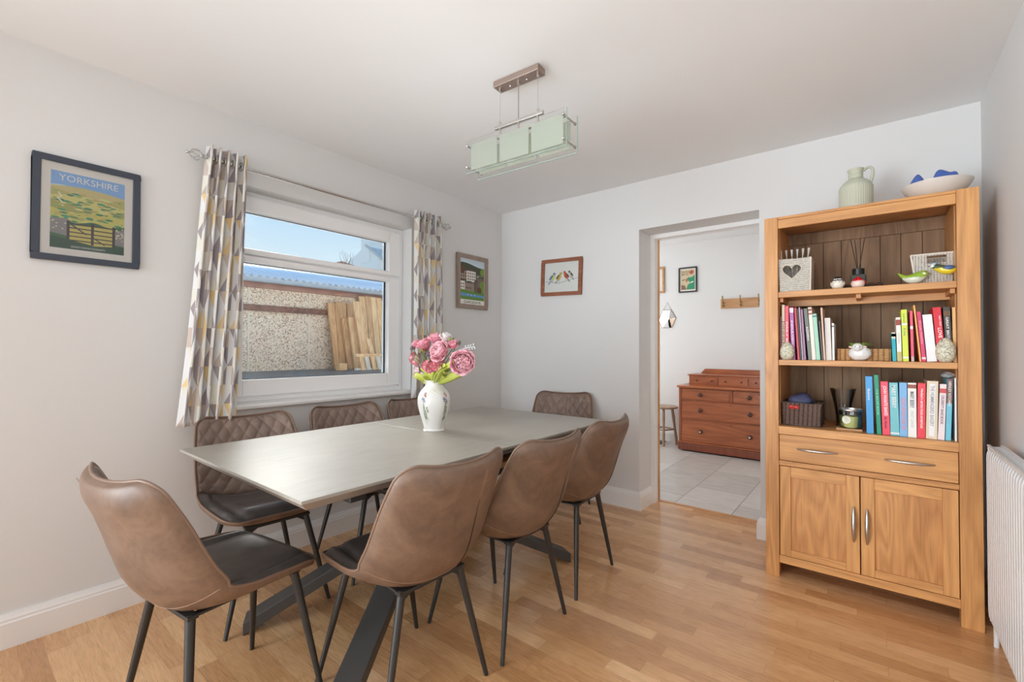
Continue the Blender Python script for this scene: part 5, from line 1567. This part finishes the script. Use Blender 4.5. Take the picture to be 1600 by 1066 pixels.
a, b = CX0 + .026, CX1 - .026
drawer(a, -1.236, .590, .718, CY0, (-1.535,)); drawer(-1.202, b, .590, .718, CY0, (-1.035 + .0,))
drawer(a, b, .376, .580, CY0, (-1.535, -1.035 + .13)) if False else drawer(a, b, .376, .580, CY0, (-1.535, -1.030))
drawer(a, b, .112, .366, CY0, (-1.535, -1.030), ring_=True)
ua, ub = CX0 + .10, CX1 - .10; w3 = (ub - ua) / 3
for k in range(3): drawer(ua + w3 * k + .003, ua + w3 * (k + 1) - .003, .768, .850, UY - .006, (ua + w3 * (k + .25), ua + w3 * (k + .78)), s=.42)

st = empty('stool', (-2.035, 5.56, 0)); tag(st, 'round greyish wooden stool beside the mahogany chest', 'stool')
MB().lathe([(.001, .445), (.15, .445), (.165, .450), (.170, .460), (.165, .470), (.001, .472)], 40).build('seat', MAT['stool_wood'], st, smooth=40)
for k in range(4):
    a = R(20 + 90 * k); c, s_ = math.cos(a), math.sin(a)
    pts = [(c * .10, s_ * .10, .446), (c * .115, s_ * .115, .33), (c * .13, s_ * .13, .20), (c * .145, s_ * .145, .08), (c * .15, s_ * .15, 0)]
    MB().tube(pts, [.015, .018, .014, .018, .014], 12).build('leg', MAT['stool_wood'], st, smooth=60)
mb = MB()
for k in range(4):
    a = R(20 + 90 * k); b_ = R(110 + 90 * k); mb.tube([(math.cos(a) * .131, math.sin(a) * .131, .19), (math.cos(b_) * .131, math.sin(b_) * .131, .19)], .009, 8)
mb.build('stretcher', MAT['stool_wood'], st, smooth=60)
o = MB().box(-2.75, -2.06, 5.12, 5.72, 0, .010).build('door_mat', flat('dark_grey_mat', 90, 88, 86, .95), bevel=.003)
o.location = (0, 0, 0); tag(o, 'dark grey mat on the hall tiles, its corner showing by the stool', 'mat')

# coat rail
cr_ = empty('coat_rail', (-1.12, HY1, 1.712)); tag(cr_, 'wooden coat rail with brass hooks on the hall wall', 'coat rail')
MB().box(-.306, .30, -.020, -.001, -.058, .055).build('board', MAT['rail_wood'], cr_, bevel=.003)
for x in (-.275, -.085, .105, .27):
    mb = MB().box(x - .009, x + .009, -.025, -.020, -.042, .020)
    mb.tube([(x, -.024, .005), (x, -.050, .012), (x, -.068, .045), (x, -.066, .088)], [.005, .006, .0065, .009], 10)
    mb.tube([(x, -.024, -.02), (x, -.040, -.036), (x, -.055, -.020)], [.004, .005, .007], 10)
    mb.build('hook', MAT['brass'], cr_, smooth=60)

# hall pictures
pf = picture_frame('framed_poster', 'small black framed map print in green and cream on the hall wall', .222, .315, .016, .015, flat('black_frame', 46, 46, 46, .4), (-1.811, HY1 - .001, 2.037), 0)
P = [([(-.085, -.125), (.085, -.125), (.085, .128), (-.085, .128)], (196, 182, 150)),
     ([(.085, .06), (.085, -.12), (-.02, -.12), (.0, -.06), (.03, -.04), (-.015, .01), (.0, .03), (.05, .03)], (54, 140, 104)),
     ([(.02, .07), (.06, .07), (.075, .10), (.045, .12), (.02, .10)], (176, 84, 64)), ([(-.08, -.12), (-.02, -.12), (-.035, -.07), (-.08, -.06)], (132, 96, 76)),
     ([(-.03, -.02), (-.005, -.03), (0, .02), (-.02, .015)], (160, 110, 80)), ([(.03, -.03), (.07, -.02), (.07, -.03), (.035, -.045)], (226, 224, 214)), ([(-.07, .0), (-.03, .012), (-.035, .0), (-.07, -.01)], (86, 76, 60))]
art(pf, P, -.0072, step=.00008)
text_mesh('lettering', 'Gourmet', .10, .020, flat('map_ink', 80, 70, 56), pf, Matrix.Translation((-.03, -.0080, .103)))
text_mesh('lettering', 'SKYE', .085, .026, flat('map_ink_red', 110, 60, 50), pf, Matrix.Translation((-.035, -.0080, .070)))
pf = picture_frame('framed_print', 'brown wood framed picture at the left edge of the doorway', .26, .335, .024, .018, MAT['rail_wood'], (-2.236, HY1 - .001, 2.065), 0, mount=flat('hall_mount', 214, 210, 202))
art(pf, [([(-.05, -.09), (.05, -.09), (.05, .09), (-.05, .09)], (196, 192, 186))], -.0086)

# faceted hanging mirror
hm_ = empty('geometric_mirror', (-2.07, HY1 - .001, 1.56)); tag(hm_, 'small faceted geometric mirror hung by a cord on the hall wall', 'mirror')
A = [(-.11, -.02), (-.05, .115), (.045, .115), (.108, .01), (.055, -.115), (-.06, -.115)]; ctr = (-.01, .0)
mb = MB(); c3 = (.035, -.030, .0)
vs = [(c3[0], c3[1], c3[2])] + [(x, -.006, z) for x, z in A]; mb.add(vs + [(0, -.0005, 0)], [(0, i + 1, (i + 1) % 6 + 1) for i in range(6)] + [(7, (i + 1) % 6 + 1, i + 1) for i in range(6)])
mb.build('facets', MAT['mirror'], hm_)
mb = MB().tube([(x, -.006, z) for x, z in A], .0028, 6, closed=True)
for x, z in A: mb.tube([(x, -.006, z), c3], .0014, 5)
mb.build('wire_frame', flat('antique_wire', 120, 112, 100, .4), hm_)
mb = MB().tube([(-.05, -.006, .115), (.0, -.004, .205), (.045, -.006, .115)], .0014, 5).tube([(0, 0, .205), (0, -.008, .205)], .003, 6); mb.build('cord', flat('mirror_cord', 110, 104, 96), hm_)

# ---------------------------------------------------------------- vase of flowers
VC = Vector((-1.738, 1.552, TZ))
VS = .94
vs_ = empty('vase', tuple(VC)); tag(vs_, 'white moulded china vase with painted flowers standing on the table', 'vase')
prof = [(.001, .0), (.050, .0), (.053, .003), (.050, .008), (.053, .028), (.065, .070), (.077, .112), (.0810, .140), (.079, .168), (.068, .193), (.052, .212), (.0450, .224), (.044, .236), (.049, .246), (.052, .250), (.049, .250), (.041, .236), (.039, .21), (.06, .16), (.001, .02)]
sm = []
for i in range(len(prof) * 4 - 3):
    q = catmull(prof, i / 4) if i < (len(prof) - 3) * 4 else np.array(prof[min(len(prof) - 1, i // 4)]); sm.append((max(.0008, float(q[0])), float(q[1])))
VFn = lambda a, z: 1 + (.018 * math.cos(6 * a + .6) if .02 < z < .23 else 0) * math.sin(PI * min(1, max(0, (z - .02) / .21)))
vm = NT('white_relief_china'); xx, yy, zz = vm.sep(vm.coords())
rib = vm.m('SINE', vm.m('ADD', vm.m('MULTIPLY', zz, 520.0), vm.m('MULTIPLY', vm.m('ABSOLUTE', xx), 380.0)))
vm.bump(rib, .16, .002); vm.set(color=(.80, .785, .75, 1), rough=.16, coat=.5); vm = vm.mat
MB().lathe([(a, b) for a, b in sm], 72, fn=VFn).build('body', vm, vs_, smooth=60)


def on_vase(a, z, off=.0012):
    r = float(np.interp(z, [p[1] for p in prof[:14]], [p[0] for p in prof[:14]])) * VFn(a, z) + off
    return Vector((r * math.cos(a), r * math.sin(a), z))


def decal(mb, a0, z0, pts, mi):
    n = len(pts); c = on_vase(a0, z0); vs = [on_vase(a0 + p[0] / .085, z0 + p[1], .0014 + .0) for p in pts]
    mb.add([on_vase(a0, z0, .0020)] + vs, [(0, i + 1, (i + 1) % n + 1) for i in range(n)], mi)


rn = random.Random(11)
dm = [flat('decal_red', 156, 82, 78, .3), flat('decal_blue', 118, 118, 140, .3), flat('decal_green', 128, 140, 112, .3)]
for base in (R(-80), R(0), R(100), R(190)):
    mb = MB()
    for (da, z, col, s) in ((.05, .185, 0, .010), (.0, .155, 1, .011), (-.10, .163, 1, .008), (.12, .175, 0, .007), (.10, .150, 1, .006)):
        for k in range(7):
            a = 2 * PI * k / 7 + rn.uniform(-.2, .2); l = s * rn.uniform(.8, 1.3)
            decal(mb, base + da + math.cos(a) * l * .5 / .085, z + math.sin(a) * l * .5, [(math.cos(a + q) * l * .5 * (.45 if k2 % 2 else 1), math.sin(a + q) * l * .5 * (.45 if k2 % 2 else 1)) for k2, q in enumerate([0, 1.0, PI / 2 + .5, PI, PI + 1.2, 5.0])], col)
    for (da, z, l, tilt) in ((0, .105, .075, .0), (.12, .10, .08, .25), (.2, .09, .07, .5), (-.08, .11, .05, -.2), (.05, .07, .06, .1)):
        n = 7; P = [(.0012 * (1 - i / n) + tilt * (i / n) * -.03, -l / 2 + l * i / n) for i in range(n + 1)]
        loop = P + [(p[0] - .0026, p[1]) for p in P[::-1]]
        for i in range(n):
            q = [P[i], P[i + 1], (P[i + 1][0] - .0022, P[i + 1][1]), (P[i][0] - .0022, P[i][1])]
            mb.add([on_vase(base + da + a_ / .085, z + b_, .0014) for a_, b_ in q], [(0, 1, 2, 3)], 2)
    for k in range(8):
        decal(mb, base + rn.uniform(-.12, .28), rn.uniform(.06, .15), [(rn.uniform(.003, .006) * math.cos(q), .009 * math.sin(q)) for q in [0, 1, 2, 3, 4, 5]], 2)
    mb.build('painted_spray', dm, vs_, fix=False)


def petal_mat(name, c1, c2):
    t = NT(name); x, y, z = t.sep(t.coords('UV'))
    n = t.noise(t.mapping(t.coords('UV'), (18, 2, 1)), 1, 3)
    f = t.m('ADD', y, t.m('MULTIPLY', t.m('SUBTRACT', n, .5), .6))
    t.set(color=t.ramp(f, [(.1, c1), (.95, c2)]), rough=.6, sss=.0)
    return t.mat


MAT['petal'] = petal_mat('dusty_pink_petals', S(172, 70, 96), S(232, 176, 184))
MAT['petal2'] = petal_mat('rose_pink_petals', S(184, 82, 108), S(222, 156, 168))
MAT['petal3'] = petal_mat('cream_pink_petals', S(222, 160, 170), S(244, 228, 222))
MAT['hyd'] = petal_mat('hydrangea_pink', S(232, 220, 206), S(206, 92, 118))
MAT['stemg'] = flat('green_stem', 96, 122, 58)
MAT['leafg'] = petal_mat('yellow_green_leaf', S(150, 160, 60), S(190, 196, 96))
MAT['leafd'] = petal_mat('muted_green_leaf', S(104, 120, 70), S(136, 140, 96))


def petal_surface(mb, M4, ln, wd, cup, curl, n=7, m=8, rn=random):
    ph = rn.uniform(0, 6)
    uvs = []; vs = []
    for j in range(m + 1):
        v = j / m
        w = wd * (math.sin(PI * min(1, v * .62 + .06)) ** .8) * (1 if v < .9 else .86)
        for i in range(n + 1):
            u = -1 + 2 * i / n
            x = u * w; ang = cup * v
            z = ln * math.sin(ang) / max(cup, .01) ; y = ln * (1 - math.cos(ang)) / max(cup, .01)
            y -= curl * max(0, v - .7) ** 1.5 * ln * 2.2
            y2 = y + (abs(u) ** 2) * w * .55 + .0015 * math.sin(5 * u + ph) * v
            edge = .004 * math.sin(7 * u + ph) * max(0, v - .8) * 4
            vs.append(M4 @ Vector((x, -y2 * -1, z + edge))); uvs.append(((u + 1) / 2, v))
    o = len(mb.v); N = n + 1
    mb.v += vs; mb.uvl = getattr(mb, 'uvl', []) + uvs
    for j in range(m):
        for i in range(n): mb.f.append([o + j * N + i, o + j * N + i + 1, o + (j + 1) * N + i + 1, o + (j + 1) * N + i]); mb.m.append(0)


def up_to(dirv):
    return Vector(dirv).normalized().to_track_quat('Z', 'Y').to_matrix().to_4x4()


def stem_to(parent, frm, to, r=.002, name='stem'):
    """stem from the flower head (local 0) down into the vase mouth"""
    a = Vector(frm); b = Vector(to); m_ = (a + b) / 2 + Vector((0, 0, .01))
    return MB().tube([a, m_, b], r, 6).build(name, MAT['stemg'], parent, smooth=60)


MOUTH = VC + Vector((0, 0, .225))


def peony(label, pos, dirv, rad, mat, seed):
    rn = random.Random(seed); root = empty('peony', tuple(pos)); tag(root, label, 'flower', 'peonies in the white vase')
    B = up_to(dirv); mb = MB(); mb.uvl = []
    for (cnt, r0, ln, wd, cup, tilt, curl) in ((5, .002, .55, .26, 1.9, 4, 0), (6, .06, .72, .34, 1.7, 12, 0), (7, .12, .88, .42, 1.5, 20, .1), (8, .18, 1.0, .50, 1.35, 30, .3), (8, .22, 1.05, .55, 1.2, 44, .5), (7, .22, .95, .55, 1.0, 62, .6)):
        for k in range(cnt):
            a = 2 * PI * (k + rn.uniform(-.2, .2)) / cnt + cnt
            T = B @ Matrix.Rotation(a, 4, 'Z') @ Matrix.Translation((0, -r0 * rad, -rad * .45)) @ Matrix.Rotation(R(tilt + rn.uniform(-6, 6)), 4, 'X')
            petal_surface(mb, T, ln * rad * 1.5, wd * rad * 1.15, cup, curl, rn=rn)
    mb.uv = mb.uvl
    mb.build('petals', mat, root, smooth=80, fix=False, solid=.0008)
    MB().ball(tuple(B @ Vector((0, 0, -rad * .1))), rad * .28, 10).build('flower_heart', flat('peony_heart', 150, 70, 84), root, smooth=80)
    stem_to(root, B @ Vector((0, 0, -rad * .4)), MOUTH - Vector(pos) + Vector((random.uniform(-.02, .02), random.uniform(-.02, .02), 0)))
    return root


def cluster(name, label, pos, rad, n, mat, seed, dirv=(0, 0, 1), kind='floret', cat='flower', sc=1.0):
    rn = random.Random(seed); root = empty(name, tuple(pos)); tag(root, label, cat, None)
    mb = MB(); mb.uvl = []
    for k in range(n):
        q = Vector((rn.gauss(0, 1), rn.gauss(0, 1), rn.gauss(0, 1))).normalized()
        if q.dot(Vector(dirv)) < -.45: q = -q
        c = q * rad * rn.uniform(.75, 1)
        if kind == 'floret':
            B = Matrix.Translation(c) @ up_to(q)
            for j in range(4): petal_surface(mb, B @ Matrix.Rotation(PI / 2 * j + k, 4, 'Z') @ Matrix.Translation((0, -.0006, 0)) @ Matrix.Rotation(R(68), 4, 'X'), .017 * sc, .0085 * sc, .5, 0, n=3, m=4, rn=rn)
        else:
            nv = len(mb.v); mb.ball(tuple(c), .0058 * sc, 8); mb.uvl += [(.5, .5)] * (len(mb.v) - nv)
    mb.uv = mb.uvl
    mb.build('florets' if kind == 'floret' else 'berries', mat, root, smooth=80, fix=False)
    stem_to(root, (0, 0, 0), MOUTH - Vector(pos))
    return root


def cpos(u, v, y): return at(u, v, 1, y)


YV = VC.y
peony('large open pink peony facing right in the bouquet', cpos(722, 565, YV - .01), (.75, -.62, -.05), .056, MAT['petal'], 1)
peony('large pink peony at the centre of the bouquet', cpos(691, 551, YV - .03), (.1, -.85, .35), .050, MAT['petal'], 2)
peony('pink peony at the upper left of the bouquet', cpos(665, 542, YV + .0), (-.25, -.4, .8), .040, MAT['petal2'], 3)
peony('deep pink peony bud at the left edge of the bouquet', cpos(652, 540, YV + .02), (-.6, -.3, .6), .026, MAT['petal2'], 4)
peony('pink peony at the top of the bouquet', cpos(682, 532, YV + .02), (-.05, -.2, 1), .036, MAT['petal2'], 5)
peony('pale cream and pink peony at the top right', cpos(696, 530, YV + .03), (.4, -.1, .9), .030, MAT['petal3'], 6)
peony('small pink peony between the two largest ones', cpos(708, 541, YV + .0), (.4, -.5, .6), .026, MAT['petal2'], 7)
cluster('hydrangea', 'pink and cream hydrangea head at the lower middle of the bouquet', cpos(672, 573, YV - .03), .030, 26, MAT['hyd'], 8, (0, -1, 0))
cluster('hydrangea', 'pink and cream hydrangea head left of the large central peony', cpos(686, 571, YV - .035), .026, 22, MAT['hyd'], 9, (.3, -1, 0))
cluster('hydrangea', 'small pink hydrangea head at the far left of the bouquet', cpos(650, 560, YV + .0), .024, 18, MAT['hyd'], 10, (-1, -.5, 0))
cluster('hydrangea', 'pale cream hydrangea head at the lower left', cpos(655, 577, YV + .02), .022, 14, MAT['petal3'], 12, (-.6, -.6, 0))
pr = flat('dusky_purple_berry', 104, 84, 92, .45)
cluster('berry_cluster', 'dusky purple berry cluster left of the central peony', cpos(671, 556, YV - .035), .016, 30, pr, 13, kind='b', cat='berries')
cluster('berry_cluster', 'dark berry sprig at the left edge of the bouquet', cpos(645, 545, YV + .0), .013, 18, pr, 14, kind='b', cat='berries', sc=.8)
cluster('berry_cluster', 'dark green-grey bud sprig at the right above the open peony', cpos(716, 537, YV + .02), .013, 16, flat('grey_green_bud', 110, 108, 92), 15, kind='b', cat='berries', sc=.8)
cluster('berry_cluster', 'olive and orange bud cluster in the left of the bouquet', cpos(660, 550, YV - .03), .014, 22, flat('olive_bud', 142, 120, 76), 16, kind='b', cat='berries', sc=.9)
lf = empty('leaf_spray', tuple(MOUTH)); tag(lf, 'yellow-green artificial leaves spilling over the rim of the white vase', 'foliage')
mb = MB(); mb.uvl = []; rn = random.Random(21)
for (u, v, w) in [(660, 590, .022), (655, 582, .018), (668, 596, .016), (706, 583, .024), (698, 590, .018), (712, 590, .018), (676, 588, .018), (684, 586, .016), (690, 594, .014), (664, 598, .016), (700, 580, .02), (650, 590, .014), (712, 578, .016), (694, 584, .02)]:
    tgt = at(u, v, 1, YV - .045) - MOUTH; ln = tgt.length
    B = up_to(tgt); petal_surface(mb, B @ Matrix.Rotation(rn.uniform(-1, 1), 4, 'Z'), ln * 1.1, w * 1.25, .5, .3, n=6, m=8, rn=rn)
for k in range(10):
    a = 2 * PI * k / 10; tgt = Vector((math.cos(a) * .08, abs(math.sin(a)) * .07, rn.uniform(.01, .05)))
    petal_surface(mb, up_to(tgt), tgt.length, .016, .4, .2, n=6, m=8, rn=rn)
mb.uv = mb.uvl; mb.build('leaves', MAT['leafg'], lf, smooth=80, fix=False, solid=.0007)
MB().tube([(0, 0, -.02), (0, 0, .03)], .018, 8).build('stems', MAT['stemg'], lf)
o = empty('leaf', (0, 0, 0)); bpy.data.objects.remove(o)
g = empty('leaf_spray', tuple(cpos(704, 534, YV - .01))); tag(g, 'single round green leaf among the upper right peonies', 'foliage')
mb = MB(); mb.uvl = []; petal_surface(mb, up_to((.5, -.5, .5)) @ Matrix.Translation((0, 0, -.012)), .03, .016, .5, 0, n=6, m=8); petal_surface(mb, up_to((.1, -.3, .8)) @ Matrix.Translation((0, 0, -.012)), .03, .014, .5, 0, n=6, m=8); mb.uv = mb.uvl
mb.build('leaves', MAT['leafd'], g, smooth=80, fix=False, solid=.0007); stem_to(g, (0, 0, 0), MOUTH - g.location)
wsp = empty('white_sprig', tuple(cpos(716, 548, YV + .01))); tag(wsp, 'thin white beaded sprig sticking out at the right of the bouquet', 'foliage')
e = cpos(741, 542, YV + .01) - wsp.location
mb = MB().tube([(0, 0, 0), e * .5 + Vector((0, 0, .004)), e], .0012, 6)
for k in range(9):
    p = e * (.35 + .65 * k / 8) + Vector((0, 0, .003)); sg = 1 if k % 2 else -1
    q = p + Vector((.004, 0, sg * .010)); mb.tube([p, q], .0008, 5).ball(tuple(q), .0034, 7)
mb.build('beads', flat('sprig_white', 240, 238, 232), wsp, smooth=70); stem_to(wsp, (0, 0, 0), MOUTH - wsp.location, .0012)
